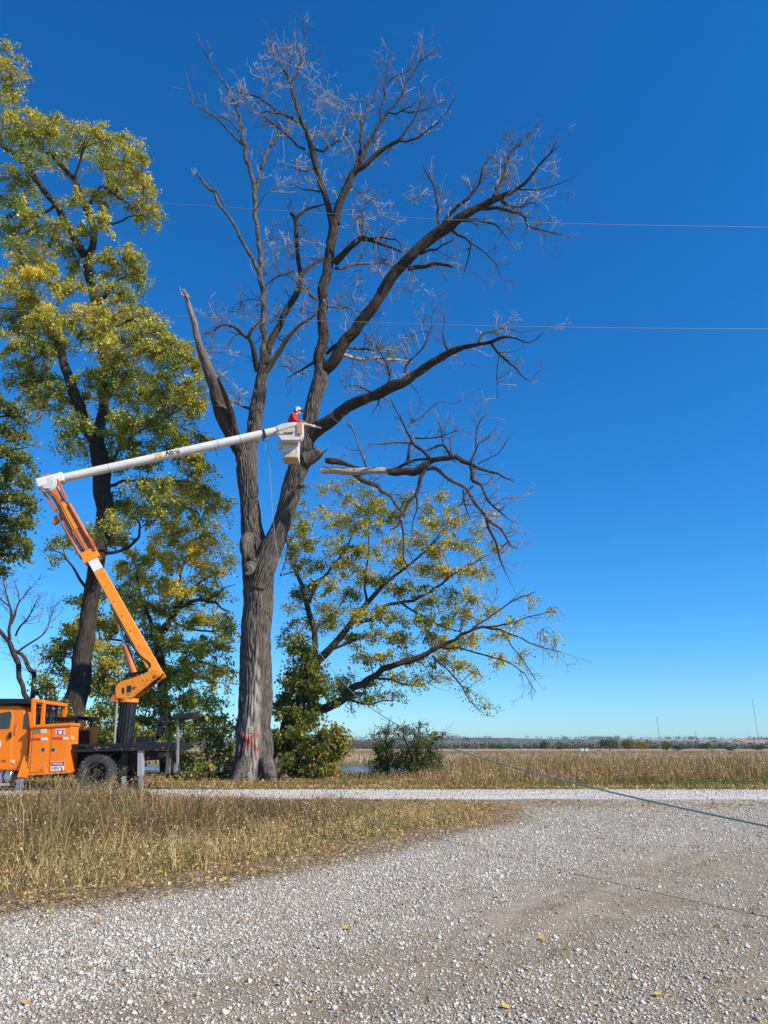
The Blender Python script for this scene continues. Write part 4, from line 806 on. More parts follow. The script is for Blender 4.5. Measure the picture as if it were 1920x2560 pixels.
# ------------------------------------------------------------------ the limb just cut, falling
fb = Tree(25.0, 31); FBL = [
 ('804,1176,17 848,1177,18 888,1182,20 922,1179,17 949,1179,18 979,1179,15', 0, -0.2, 'pale_wood'),
 ('970,1179,15 1010,1179,20 1050,1172,22 1070,1156,17 1097,1145,15 1128,1145,15 1158,1152,13 1179,1164,13 1202,1171,8 1243,1184,6 1285,1204,2', -0.2, -1.4, 'bark2'),
 ('885,1184,15 922,1206,14 949,1220,12 976,1247,9 1003,1277,7 1013,1294,4', 0, -0.6, 'grey_wood'),
 ('1060,1178,12 1047,1216,10 1037,1236,9 1016,1267,8 1003,1294,8 993,1317,6 976,1324,3', None, -1.0, 'bark2'), ('1003,1300,5 1008,1351,4 1010,1409,3 1027,1442,2', None, None, 'bark2'), ('1040,1236,6 1047,1267,5 1037,1290,4 1030,1334,2', None, None, 'bark2'),
 ('1065,1172,12 1097,1179,10 1121,1196,10 1148,1213,9 1172,1228,9 1192,1257,9 1216,1294,10 1246,1317,8 1263,1341,7 1283,1370,4 1296,1372,2', None, 0.6, 'grey_wood'), ('1217,1300,8 1236,1348,7 1249,1388,6 1268,1441,2', None, None, 'bark2'),
 ('1178,1162,13 1182,1196,12 1199,1213,7 1209,1233,6 1232,1260,6 1256,1287,4 1275,1301,2', None, -2.0, 'bark2'), ('1182,1215,6 1168,1233,5 1151,1267,2', None, None, 'bark2'), ('1158,1225,5 1168,1263,4 1177,1299,2', None, None, 'bark2'),
 ('1076,1152,11 1057,1125,9 1033,1112,9 1027,1095,7 1016,1074,6 996,1041,4 976,997,2', None, -0.6, 'bark2'), ('1020,1066,5 1043,1051,4 1070,1027,4 1101,1004,3 1131,1009 1155,997,2', None, None, 'grey_wood'), ('1027,1108,7 993,1105,6 962,1110,4 917,1110,2', None, None, 'grey_wood'),
 ('1037,1095,5 1070,1096,4 1111,1090,3 1148,1076,2', None, None, 'bark2'), ('1020,1162,8 1021,1128,7 1027,1105,5', None, None, 'bark2'), ('986,1176,9 1016,1159,8 1050,1149,7 1075,1148,5', None, None, 'bark2'), ('917,1168,6 905,1132,5 895,1105,4 878,1071,3 866,1056,2', None, None, 'grey_wood'), ('897,1125,3 863,1120,2', None, None, 'grey_wood'),
 ('1128,1142,8 1111,1115,6 1095,1118,5 1070,1125,4', None, None, 'bark2'), ('1175,1155,6 1189,1122,4 1216,1098,3 1238,1073,2', None, None, 'bark2'), ('1189,1118,4 1192,1064,3 1214,1034,2', None, None, 'bark2'), ('1195,1160,4 1226,1145,3 1246,1135 1265,1105,2', None, None, 'bark2'), ('1110,1115,4 1105,1080,3 1098,1055,2', None, None, 'grey_wood'), ('1130,1140,4 1128,1095,3 1150,1060,2', None, None, 'grey_wood'), ('1230,1265,4 1262,1245,2', None, None, 'grey_wood'), ('1262,1335,4 1292,1325,2', None, None, 'grey_wood'), ('1185,1200,3 1225,1215,2', None, None, 'grey_wood'),
]
p = at(950, 1180, 25.0); fall = thing('falling_limb', 'freshly sawn bare limb falling through the air right of the trunk', 'branch', tuple(p)); ftw = []
for i, (txt, a, b_, mt) in enumerate(FBL):
    C = fb.limb(txt, a, b_, 0.12, 0.5); rm = C[:, 3].max(); t = Tubes(); t.add(C[:, :3], C[:, 3], 24 if rm > 0.1 else 8, bark=0.045 if rm > 0.1 else 0.010, seed=60 + i); part('branch', t.mesh(), M[mt], fall)
    L = np.linalg.norm(np.diff(C[:, :3], axis=0), axis=1).sum()
    for _ in range(trg.poisson(L * (3.8 if i > 0 else 0.6))):
        j = trg.integers(1, len(C)); d = C[j, :3] - C[j - 1, :3]; d /= np.linalg.norm(d); q = trg.normal(0, 1, 3); q -= q.dot(d) * d; q /= np.linalg.norm(q)
        twig(trg, C[j, :3], d * 0.6 + q * 0.8 + np.array([0, 0, 0.2]), trg.uniform(0.35, 1.1), 0.016, ftw, 1, up=0.3, col=np.array([0.10, 0.08, 0.065]), tip=np.array([0.26, 0.22, 0.19]) * trg.uniform(0.7, 1.2), kids=2.0)
part('twigs', twig_mesh(ftw), M['twig'], fall, kind='stuff')
e = axis_pt(804, 1176, 25.0, 16); m = MB(); m.cyl(e[:3] + np.array([-0.02, 0, 0]), e[:3] + np.array([0.01, 0, 0]), e[3], 24); part('cut_face', m.mesh(), M['cut'], fall)
a_ = at(813, 1150, 24.85); b_ = at(862, 1160, 24.85); c_ = at(899, 1168, 24.9); C = cat(np.array([np.append(a_, 0.11), np.append(at(830, 1152, 24.85), 0.14), np.append(b_, 0.10), np.append(at(885, 1166, 24.88), 0.06), np.append(c_, 0.02)]), 0.05); t = Tubes(); t.add(C[:, :3], C[:, 3], 14, bark=0.07, seed=77); part('bark_slab', t.mesh(), M['bark2'], fall, label='dark torn slab of bark peeling from the limb')

# ------------------------------------------------------------------ leafy trees
def build_tree(tr, limbs, blobs, name, label, base_px, mat='bark2', dens=0.2, size=(0.06, 0.1), Yr=2.2, group='trees with leaves', bright=1.0, brown=0.03, sub=12, bases=None, rmax=0.05, bare=0.0, grow=1.0):
    b = at(base_px[0], base_px[1], tr.Y); r = thing(name, label, 'tree', (b[0], b[1], 0), group); tw = []
    for i, l in enumerate(limbs):
        txt, a, c = l if isinstance(l, tuple) else (l, None, None)
        if i == 0: a = 0.0; c = 0.0 if c is None else c
        C = tr.limb(txt, a, c, 0.1 if i < 3 else 0.16)
        if i == 0 or (bases and i in bases): C[0, 2] = min(C[0, 2], -0.05)
        rm = C[:, 3].max(); t = Tubes(); t.add(C[:, :3], C[:, 3], 72 if rm > 0.3 else 30 if rm > 0.1 else 9, bark=0.05 if rm > 0.3 else 0.022 if rm > 0.1 else 0.006, seed=100 + i); part('trunk' if i == 0 else 'limb', t.mesh(), M[mat], r)
        if bare > 0 and i > 0:
            L = np.linalg.norm(np.diff(C[:, :3], axis=0), axis=1).sum()
            for _ in range(tr.rng.poisson(L * bare)):
                j = tr.rng.integers(len(C) // 3, len(C)); d = C[j, :3] - C[j - 1, :3]; d /= np.linalg.norm(d) + 1e-9; q = tr.rng.normal(0, 1, 3)
                twig(tr.rng, C[j, :3], d + q * 0.4, tr.rng.uniform(0.5, 1.3), min(0.014, C[j, 3] * 0.6), tw, 2, up=0.2, col=np.array([0.10, 0.085, 0.075]), tip=np.array([0.2, 0.17, 0.15]), kids=2.5)
    if blobs:
        tw, LP, LS, LC = crown(tr, blobs, grow, dens, size, Yr, twigs=tw, bright=bright, brown=brown, sub=sub, rmax=rmax)
        part('crown', leaf_mesh(LP, LS, LC, tr.rng), M['leaf'], r)
    part('twigs', twig_mesh(tw), M['twig'], r, kind='stuff'); return r
lt = Tree(28.5, 41)
build_tree(lt, ['178,1905,78 184,1800,62 195,1700,51 212,1600,44 225,1500,40 246,1400,40 260,1300,41 257,1200,44 247,1140,44 240,1100,34',
 ('240,1105,30 217,1070,28 195,1016,26 181,962,25 163,918,22 152,875,18 130,830,15 105,780,12 70,700,9 40,600,6', 0, -1.5),
 ('244,1110,30 253,1059,26 264,1010,25 262,930,24 250,840,23 238,770,23 231,719,23 220,672,24 217,642,24', 0, 0.6),
 ('217,645,22 196,611,20 168,563,20 139,513,18 111,484,16 85,443,15 63,411,14 32,383,13 0,361,12 -50,310,9 -90,230,5', 0.6, 1.5),
 ('219,640,18 234,617,18 231,570,16 218,532,16 206,500,15 187,452,14 168,430,12 145,405,10 126,386,8 100,375,4', 0.6, -0.6),
 '216,530,8 247,465,6 272,478,5 304,500,4 340,520,2', '187,455,8 195,420,6 215,350,4 225,310,2', '63,411,7 50,330,5 30,230,4 15,130,2', '0,361,7 10,300,5 22,230,3',
 '270,1215,10 304,1204,8 362,1197,7 427,1204,6 481,1204,4 510,1215,2', '262,930,12 300,880,9 345,850,7 400,880,5 440,890,3', '238,770,9 280,720,7 320,690,4', '250,840,8 330,800,6 400,830,4 470,900,3', '195,1016,8 140,980,6 90,950,4', '258,1190,10 300,1120,8 360,1070,6 430,1040,4', '139,513,8 90,540,6 50,560,4', '231,570,7 280,560,5 330,540,4 370,545,2', '225,1480,9 180,1420,6 150,1380,4 110,1370,2', '250,1390,9 320,1370,8 352,1330,6 340,1290,4'],
 '15,110,22,18,.45 20,150,35,25,.45 25,195,40,30,.45 20,240,40,25,.5 25,280,42,30,.45 30,325,48,32,.35 75,290,30,25,.5 110,315,45,30,.4 75,340,40,30,.3 150,350,45,32,.45 190,325,35,22,.5 240,320,30,20,.6 220,360,50,30,.45 270,365,45,30,.45 330,360,35,22,.55 350,385,28,25,.55 310,405,55,35,.4 260,410,50,32,.35 355,430,32,30,.5 150,400,30,28,.35 100,400,30,30,.3 60,390,30,30,.2 330,460,50,32,.4 370,490,38,28,.45 280,470,35,28,.3 385,530,32,28,.45 350,530,35,25,.25 365,560,30,16,.2 240,500,38,35,.3 190,500,30,30,.3 250,545,38,32,.45 210,570,30,28,.35 150,560,30,25,.2 35,450,45,30,.12 70,480,40,30,.15 30,510,50,35,.12 75,530,40,30,.35 25,575,45,30,.08 90,575,45,28,.1 130,600,30,30,.15 40,620,40,25,.1 \
 90,640,50,35,.65 60,680,45,35,.7 30,705,40,40,.75 110,690,50,40,.6 150,725,50,40,.55 50,745,55,30,.65 90,775,50,35,.5 165,640,30,30,.12 185,690,30,30,.25 130,795,50,35,.55 175,815,45,40,.7 20,790,35,30,.15 270,640,40,32,.35 320,645,42,32,.45 345,675,30,30,.35 300,690,45,30,.35 350,715,25,22,.3 265,730,40,30,.5 310,740,30,28,.35 230,780,50,35,.65 290,790,55,38,.6 265,830,50,35,.6 330,790,40,30,.45 385,790,35,25,.5 350,830,45,30,.35 390,840,35,25,.25 420,850,28,28,.2 460,880,38,32,.4 490,920,30,30,.45 520,930,18,20,.45 425,900,45,35,.2 210,850,45,35,.3 120,850,40,30,.2 150,870,35,28,.25 60,830,40,30,.1 30,860,40,35,.05 60,910,40,30,.1 90,880,40,28,.1 \
 270,880,45,32,.2 320,870,45,32,.3 370,880,45,35,.3 300,930,50,40,.2 350,940,50,40,.35 400,960,50,40,.4 450,960,45,40,.3 490,980,30,35,.2 260,970,40,40,.1 220,940,40,35,.12 310,1000,50,40,.2 370,1010,50,40,.3 430,1020,50,40,.3 480,1040,35,40,.2 505,1010,18,30,.2 330,1060,50,38,.15 390,1070,45,35,.2 290,1050,40,35,.1 210,1010,35,35,.12 195,1070,35,35,.1 165,1090,25,30,.08 290,1100,40,30,.1 440,1080,40,32,.2 330,1110,35,25,.1 110,960,45,35,.15 145,990,40,35,.25 80,1000,40,30,.1 120,1030,35,28,.4 140,1050,18,14,.55 45,960,40,35,.05 175,1140,25,22,.08,.5 210,1130,30,25,.05,.6 \
 430,1140,42,32,.15 480,1150,42,32,.2 510,1180,38,36,.2 290,1160,32,22,.1 370,1160,34,26,.1 340,1215,40,26,.15 395,1225,42,28,.2 450,1215,42,30,.2 500,1240,40,32,.25 350,1270,36,30,.25 400,1290,40,30,.3 300,1350,34,30,.3 240,1330,26,26,.2 330,1140,36,26,.1 520,1110,22,30,.2 460,1110,36,28,.2 300,1260,30,35,.25 280,1310,32,30,.3 330,1290,25,25,.15,.6 150,1360,30,20,.1,.7 130,1400,25,15,.1,.5 180,1350,28,22,.1,.7 215,1360,22,18,.1,.6',
 'leafy_cottonwood', 'big green and yellow cottonwood standing behind the orange truck', (185, 1900), dens=0.63, size=(0.073, 0.124), bright=1.32, Yr=2.4, grow=1.18, sub=14)
mt_ = Tree(31.5, 43)
build_tree(mt_, ['415,1925,30 412,1800,26 405,1700,24 400,1620,22 395,1560,18', ('398,1580,14 430,1545,12 470,1510,11 520,1500,8 570,1530,5', None, None), '400,1600,12 440,1520,10 480,1470,8 530,1440,6 580,1420,4', '398,1590,11 370,1540,9 350,1480,7 345,1420,5', '405,1650,10 350,1620,8 300,1600,6 240,1600,4', '410,1700,10 470,1660,8 530,1660,6 580,1700,4', '440,1520,7 450,1440,6 480,1360,4 500,1290,3', '430,1550,8 470,1570,6 540,1580,4', '412,1760,8 340,1740,6 280,1730,4', '520,1500,5 560,1470,3 590,1460,2'],
 '400,1240,40,28,.4 440,1270,45,32,.45 500,1240,40,35,.3 540,1270,35,35,.35,.7 480,1310,45,32,.5 430,1340,50,35,.75 490,1370,50,35,.85 540,1350,35,30,.55,.7 400,1390,45,32,.7 450,1410,50,32,.8 520,1420,45,32,.75,.8 570,1400,28,35,.4,.6 340,1400,35,30,.6 360,1450,42,32,.7 300,1440,35,30,.65 410,1470,45,32,.65 465,1480,45,30,.6 530,1490,45,30,.5,.7 320,1500,42,32,.65 370,1520,45,30,.6 270,1490,35,30,.6 210,1510,35,30,.55 240,1550,45,30,.65 300,1560,45,32,.65 430,1540,50,32,.55 490,1550,45,32,.45 560,1550,35,35,.35,.7 180,1570,40,30,.5 150,1610,40,28,.35 220,1610,42,30,.55 360,1590,45,32,.5 420,1610,50,35,.4 480,1620,50,35,.3 540,1620,45,38,.3 580,1590,25,35,.3,.6 120,1640,35,25,.1,.6 300,1630,45,30,.4 250,1670,40,32,.3 350,1670,40,35,.25 420,1680,45,35,.25 480,1690,50,38,.25 540,1690,40,38,.25,.8 290,1720,45,35,.35 240,1730,40,30,.25 180,1700,35,30,.15 350,1740,40,35,.15 410,1750,45,35,.15 480,1760,45,35,.2 530,1760,35,30,.2,.6 270,1780,40,35,.45 310,1810,40,32,.2 380,1820,40,32,.15 440,1820,40,30,.3 500,1820,40,28,.4,.8 545,1830,35,28,.4,.6 115,1690,30,28,.1,.5',
 'young_leafy_tree', 'yellow-green tree filling the gap between the boom and the dead trunk', (415, 1925), dens=0.56, size=(0.08, 0.128), bright=1.3, Yr=2.2, brown=0.04, grow=1.28, sub=14)
et = Tree(24.0, 47)
build_tree(et, ['-150,1990,50 -150,1800,46 -140,1600,42 -125,1400,36 -100,1250,28 -90,1120,20 -80,1000,12', '-120,1380,14 -60,1300,10 0,1270,7 50,1280,4', '-100,1250,12 -40,1180,8 20,1130,6 70,1120,3', '-90,1100,10 -20,1050,7 40,1040,4', '-135,1500,12 -60,1400,9 10,1370,6 60,1350,3'],
 '10,1010,35,28,.05 45,1040,40,30,.05 20,1075,45,32,.04 60,1090,32,28,.08 20,1130,45,35,.04 65,1150,32,30,.08 30,1190,45,32,.1 70,1200,25,25,.1 10,1240,40,32,.04 50,1250,42,30,.04 80,1270,22,25,.04 20,1295,45,30,.04 65,1310,35,28,.05 15,1350,45,30,.03 60,1355,35,25,.04 30,1395,40,22,.04 70,1385,22,18,.04 5,1420,30,18,.04 -50,1200,50,60,.05 -50,1320,50,60,.05 -50,1080,50,60,.05',
 'leafy_cottonwood', 'shade-darkened green tree cut off by the left picture edge', (-150, 1990), dens=0.5, size=(0.08, 0.13), Yr=1.0, bright=0.85)  # shade put into the leaf colour: darker, hardly any yellow
bt = Tree(27.0, 53)
build_tree(bt, ['74,1960,15 72,1800,13 69,1740,12 50,1686,12 35,1636,13 23,1605,11 0,1582,9 -30,1560,5', '72,1800,12 83,1736,12 81,1693,12 62,1647,10 39,1628,8', '25,1600,8 29,1547,7 23,1516,5 15,1470,3 5,1435,2', '29,1560,5 39,1530,4 60,1490,3 80,1470,2', '46,1628,6 77,1605,5 108,1585,4 127,1547,2', '39,1590,5 39,1578,5 70,1540,4 95,1500,2', '23,1516,4 0,1500,3 -20,1470,2', '30,1550,4 48,1510,3 40,1460,2'],
 None, 'dead_sapling', 'small leafless tree at the left edge behind the truck cab', (74, 1960), bare=3.2, group=None)
rt = Tree(29.5, 59)
build_tree(rt, ['700,1945,42 712,1860,38 724,1800,36 740,1763,34 757,1730,30 770,1690,28',
 ('735,1790,26 763,1780,26 815,1772,22 862,1744,20 895,1711,18 933,1688,16 980,1664,15 1027,1650,14 1064,1636,12 1102,1617,11 1139,1594,9 1177,1575,8 1210,1568,7 1252,1575,5 1299,1594,4 1337,1612,3 1403,1631,2', 0, -2.0),
 ('757,1735,26 777,1674,24 820,1627,20 848,1598,17 881,1556,15 914,1514,13 942,1481,12 970,1453,10 998,1429,8 1036,1401,6 1083,1359,4 1111,1330,2', 0, 1.0),
 ('770,1700,22 787,1640,17 787,1612,16 785,1570,15 773,1523,14 759,1471,12 740,1429,9 726,1396,6 715,1340,3', 0, 0.5),
 '773,1505,10 796,1457,8 834,1415,7 857,1382,6 895,1302,4 915,1230,2', '895,1558,11 942,1542,10 961,1518,9 998,1504,8 1064,1488,7 1102,1462,6 1139,1434,5 1172,1410,3 1220,1390,2', '916,1510,8 916,1462,6 918,1382,4 925,1300,2',
 '1083,1640,6 1130,1683,4 1154,1711,4 1168,1744,3 1201,1777,2', '1177,1575,5 1230,1540,4 1290,1500,3 1340,1480,2', '1210,1568,5 1270,1560,4 1330,1540,3 1390,1530,2', '1252,1575,4 1300,1640,3 1340,1700,2', '1102,1617,6 1160,1625,5 1220,1640,4 1290,1665,3 1340,1730,2', '998,1504,6 1040,1530,5 1090,1560,4 1150,1580,3', '785,1570,6 830,1540,5 860,1500,3', '933,1690,6 980,1700,5 1040,1715,4 1080,1700,2', '862,1744,6 920,1760,5 980,1750,3', '820,1627,8 860,1612,6 890,1600,4', '998,1429,5 1050,1390,4 1120,1310,3', '740,1429,5 700,1440,3'],
 '880,1200,22,14,.4,.6 760,1220,25,16,.4,.5 800,1225,22,18,.45,.5 840,1215,25,18,.45,.5 860,1250,28,24,.45,.7 900,1270,35,28,.4 930,1240,32,25,.45 960,1270,30,25,.4 730,1260,28,25,.3,.6 760,1280,32,25,.35,.7 720,1310,25,28,.3,.7 765,1320,35,28,.35 810,1280,30,28,.35,.6 840,1310,38,30,.5 890,1320,35,28,.55 940,1310,35,28,.4 990,1290,30,25,.4 1020,1250,30,25,.4,.7 1060,1270,30,25,.5,.6 1100,1240,30,22,.5,.6 1130,1270,30,22,.5,.5 1060,1310,35,28,.45,.8 1110,1310,35,28,.5,.8 1160,1310,32,25,.6,.7 1200,1330,32,25,.6,.7 1230,1290,25,22,.6,.4 \
 740,1370,32,30,.2 770,1360,32,28,.3 790,1410,32,28,.25 745,1420,25,25,.1,.7 840,1370,38,30,.5 890,1380,38,30,.5 850,1420,38,30,.4 900,1430,38,30,.45 940,1380,35,28,.35,.8 990,1360,35,28,.4,.8 1040,1350,35,28,.45,.8 1090,1370,38,28,.5 1140,1360,35,28,.6 1190,1380,35,28,.6 1235,1370,28,22,.6,.6 1010,1410,38,28,.45 1060,1420,38,28,.5 1110,1430,38,28,.5 1160,1430,35,28,.5,.8 1210,1430,32,25,.55,.6 \
 735,1490,28,25,.08,.8 720,1520,22,18,.05,.5 780,1470,32,28,.25 820,1460,35,28,.35 870,1480,38,28,.4 930,1460,35,28,.45 980,1470,35,28,.3 1030,1480,38,28,.15 1080,1500,40,28,.12 1130,1490,35,28,.2,.8 1180,1490,35,28,.35,.8 830,1520,38,30,.4 880,1530,38,28,.35 940,1530,38,25,.15 990,1545,38,25,.2 1050,1550,38,28,.2 1110,1550,38,28,.35 1170,1540,38,28,.6 1220,1530,30,25,.6,.5 820,1560,35,28,.35 880,1590,35,25,.3 940,1590,35,25,.3,.7 1000,1590,38,25,.25 1060,1600,38,25,.4 1120,1620,38,25,.5 1180,1610,38,25,.5 1240,1590,32,25,.65,.5 1290,1560,32,28,.7,.3 1330,1510,30,25,.75,.22 1380,1540,25,22,.75,.2 1360,1600,32,28,.75,.22 1390,1620,22,22,.75,.2 1300,1640,32,28,.7,.25 1250,1650,32,25,.65,.5 \
 720,1570,32,25,.1,.6 700,1610,22,25,.08,.7 740,1600,30,25,.15,.7 780,1560,25,25,.3,.6 900,1640,38,25,.25 960,1640,35,22,.35 1030,1650,35,20,.55 1090,1650,38,22,.6 1150,1660,38,22,.55,.8 1200,1680,30,25,.6,.4 1130,1700,28,22,.5,.3 1170,1740,24,20,.5,.25 1220,1770,24,18,.5,.45 1080,1690,30,22,.4,.4 990,1690,38,22,.25,.8 930,1710,38,22,.2,.8 1040,1710,35,22,.3,.5 870,1700,35,22,.15,.7 980,1740,32,20,.3,.6 920,1745,38,22,.2,.8 870,1750,38,20,.2 840,1720,28,22,.15',
 'leaning_maple', 'leafy yellow-green tree with spreading limbs right of the dead trunk', (700, 1945), dens=0.52, size=(0.07, 0.112), bright=1.18, Yr=2.0, brown=0.06, mat='bark2', rmax=0.03, bare=0.9, grow=1.12)

# ------------------------------------------------------------------ shrubs and saplings
def shrub(name, label, px, Y, blobs, stems, seed, dens=0.25, size=(0.09, 0.15), brown=0.03, group='shrubs around the trees', Yr=0.8, bright=1.0, bare=0.0):
    tr = Tree(Y, seed); b = at(px, 1900, Y); r = thing(name, label, 'shrub', (b[0], Y, 0), group); tw = []
    for s_ in stems:
        C = tr.limb(s_, 0.0, tr.rng.uniform(-0.6, 0.6), 0.14)
        if C[0, 2] > 0: C[0, 2] = 0.0
        t = Tubes(); t.add(C[:, :3], C[:, 3], 8, bark=0.004, seed=3); part('stem', t.mesh(), M['bark2'], r)
        if bare:
            for _ in range(int(10 * bare)):
                j = tr.rng.integers(len(C) // 3, len(C)); d = C[j, :3] - C[j - 1, :3]; d /= np.linalg.norm(d) + 1e-9; twig(tr.rng, C[j, :3], d + tr.rng.normal(0, 0.5, 3), tr.rng.uniform(0.3, 0.8), 0.008, tw, 1, up=0.1, col=np.array([0.10, 0.085, 0.07]), tip=np.array([0.18, 0.15, 0.12]), kids=2)
    tw, LP, LS, LC = crown(tr, blobs, 1.1, dens, size, Yr, twigs=tw, bright=bright, brown=brown, sub=12); LP[:, 2] = np.maximum(LP[:, 2], 0.04)
    part('foliage', leaf_mesh(LP, LS, LC, tr.rng), M['leaf'], r); part('twigs', twig_mesh(tw), M['twig'], r, kind='stuff'); return r
shrub('ivy_clad_shrub', 'dense dark green shrub climbing the leaning trunk right of the dead tree', 745, 28.6, '740,1620,32,30,.08 770,1640,35,32,.06 745,1670,35,32,.05 785,1680,38,32,.08 730,1710,35,32,.05 770,1720,40,35,.05 810,1700,30,28,.12 745,1760,42,32,.05 790,1750,38,30,.1 720,1790,38,30,.08 770,1790,38,30,.1 820,1735,30,25,.15 700,1760,22,30,.08', ['735,1950,14 745,1850,12 755,1740,9 765,1640,5', '720,1950,10 720,1860,8 735,1760,4'], 71, 0.42)
shrub('broad_shrub', 'bushy green and yellow shrub at the foot right of the dead trunk', 780, 27.6, '700,1840,30,28,.1 735,1830,35,28,.15 770,1820,35,26,.2 800,1840,38,28,.3 835,1840,32,28,.35 860,1860,22,24,.4 720,1870,38,28,.1 760,1870,40,28,.2 805,1880,40,28,.3 845,1890,30,28,.5 700,1900,30,25,.08 740,1910,40,25,.12 785,1915,40,22,.25 825,1920,32,20,.45 700,1935,30,20,.1 745,1940,35,16,.1 690,1870,20,30,.1', ['740,1955,9 745,1890,7 735,1820,3', '780,1955,9 790,1890,7 800,1830,3', '810,1955,7 830,1890,5 850,1850,2', '715,1955,7 710,1890,5 700,1840,2'], 72, 0.4, brown=0.05, bright=0.72)
shrub('leafy_sapling', 'thin sapling of green and amber leaves left of the dead trunk', 545, 27.5, '520,1790,35,26,.35,.7 560,1800,32,26,.45,.7 500,1830,32,26,.4,.6 545,1840,35,26,.35,.7 575,1830,22,22,.3,.6 515,1870,35,24,.2,.7 560,1880,30,24,.25,.7 535,1910,40,20,.15,.8 585,1910,20,20,.45,.8 490,1900,25,20,.15,.7 480,1930,35,15,.1,.8 560,1940,35,14,.15,.8', ['545,1955,8 550,1890,7 555,1830,5 570,1780,2', '525,1955,6 520,1880,5 510,1810,2', '560,1955,5 575,1890,3 585,1850,2'], 73, 0.34, brown=0.08)
shrub('leafy_sapling', 'green undergrowth behind the rear end of the truck', 470, 29.5, '440,1860,30,25,.2,.7 470,1850,32,25,.3,.7 430,1900,30,22,.1 470,1910,35,22,.1 500,1930,32,16,.1 410,1840,28,25,.15,.8', ['450,1955,7 455,1890,5 460,1830,2', '480,1955,6 485,1900,4'], 74, 0.38)
shrub('understory_shrub', 'dark undergrowth seen behind the truck deck and cabinet', 200, 27.5, '110,1720,26,30,.04 130,1760,28,30,.04 110,1790,30,28,.04 150,1800,28,28,.06 240,1790,38,30,.2 290,1830,40,30,.2 340,1840,38,30,.1 250,1840,40,28,.08 210,1850,35,28,.04 370,1870,36,28,.06 320,1885,40,25,.04 280,1890,40,25,.04 150,1850,40,30,.04', ['120,1955,9 122,1850,8 118,1760,5 115,1700,2', '250,1955,8 255,1880,6 250,1800,3', '330,1955,8 335,1880,6 340,1820,3'], 75, 0.42)
shrub('juniper_bush', 'dark juniper bush with thin leafy top, left one by the pond', 965, 30.5, '945,1870,22,22,.02 970,1865,24,24,.02 985,1890,24,22,.02 955,1900,28,22,.02 980,1915,30,18,.02 940,1915,24,16,.02 950,1835,22,20,.35,.5 980,1825,24,16,.35,.4 1000,1835,18,16,.3,.4 930,1845,18,14,.25,.35', ['965,1950,8 966,1890,6 968,1830,4 975,1805,2', '955,1950,6 945,1880,4 935,1840,2'], 76, 0.85, (0.05, 0.09), bright=0.7, Yr=0.4, bare=0.8)
shrub('juniper_bush', 'wider dark juniper bush with bare twiggy top, right one by the pond', 1045, 30.0, '1020,1880,24,22,.02 1045,1870,26,24,.03 1070,1880,26,24,.02 1085,1900,22,20,.02 1040,1900,30,22,.02 1065,1915,32,18,.02 1020,1915,24,18,.02 1045,1840,26,18,.4,.6 1025,1825,22,16,.35,.5 1070,1835,26,16,.4,.5 1095,1845,20,14,.4,.4 1050,1815,16,12,.35,.4 1110,1838,16,10,.4,.3', ['1040,1950,9 1042,1890,7 1045,1830,4 1048,1800,2', '1045,1920,6 1080,1860,4 1115,1835,2', '1035,1920,6 1015,1860,4 1005,1820,2'], 77, 0.85, (0.05, 0.09), bright=0.7, Yr=0.4, bare=0.9)
# ------------------------------------------------------------------ the bucket truck
YN = 20.3; YF = 22.6
o = at(237, 1993, 21.4)
truck = thing('bucket_truck', 'orange bucket truck with raised folding boom parked left of the dead tree', 'truck', (o[0], 21.4, 0))
def tp(name, mb, mat, parent=truck, bev=0.012, smooth=False, label=None):
    ob = part(name, mb.mesh(name, smooth), M[mat] if isinstance(mat, str) else mat, parent, label)
    if bev: bevel(ob, bev)
    return ob
def pp(pxs, Y, y0, y1): return MB().pprism(pxs, Y, y0, y1)
def panel(name, pxs, Y, th, mat, parent, bev=0.004): return tp(name, pp(pxs, Y, Y - th, Y), mat, parent, bev)
def text(name, s, p, size, mat, parent, xdir=(1, 0, 0), normal=(0, -1, 0), align='CENTER', depth_=0.002, bold=0.0):
    cu = bpy.data.curves.new(name, 'FONT'); cu.body = s; cu.size = size; cu.extrude = depth_; cu.align_x = align; cu.align_y = 'CENTER'; cu.offset = bold
    tmp = bpy.data.objects.new(name, cu); COL.objects.link(tmp); bpy.context.view_layer.update()
    me = bpy.data.meshes.new_from_object(tmp.evaluated_get(bpy.context.evaluated_depsgraph_get())); bpy.data.objects.remove(tmp)
    me.materials.clear()
    x = Vector(xdir).normalized(); z = Vector(normal).normalized(); y = z.cross(x); R = Matrix((x, y, z)).transposed().to_4x4()
    me.transform(Matrix.Translation(Vector(p)) @ R); return part(name, me, M[mat], parent)
# cab
cab = tp('cab', pp([(-150, 1930), (-150, 1862), (-142, 1852), (-62, 1842), (-36, 1778), (-28, 1768), (0, 1764), (46, 1763), (58, 1768), (66, 1790), (70, 1830), (69, 1926)], YN + 0.08, YN + 0.08, YF - 0.1), 'orange', bev=0.05)
tp('door', pp([(-46, 1922), (-50, 1842), (-27, 1776), (28, 1775), (34, 1790), (28, 1918), (20, 1924)], YN + 0.08, YN + 0.055, YN + 0.10), 'orange', cab, 0.02)
panel('window', [(-28, 1824), (-14, 1786), (26, 1778), (30, 1783), (24, 1821)], YN + 0.054, 0.012, 'glass', cab)
panel('window', [(58, 1822), (61, 1786), (67, 1778), (71, 1784), (69, 1822)], YN + 0.079, 0.012, 'glass', cab)
tp('door_handle', pp([(21, 1847), (21, 1832), (27, 1829), (28, 1843)], YN, YN + 0.0, YN + 0.056), 'black', cab, 0.008)
tp('vent', pp([(31, 1838), (33, 1812), (42, 1803), (37, 1836)], YN, YN + 0.06, YN + 0.085), 'red_orange', cab)
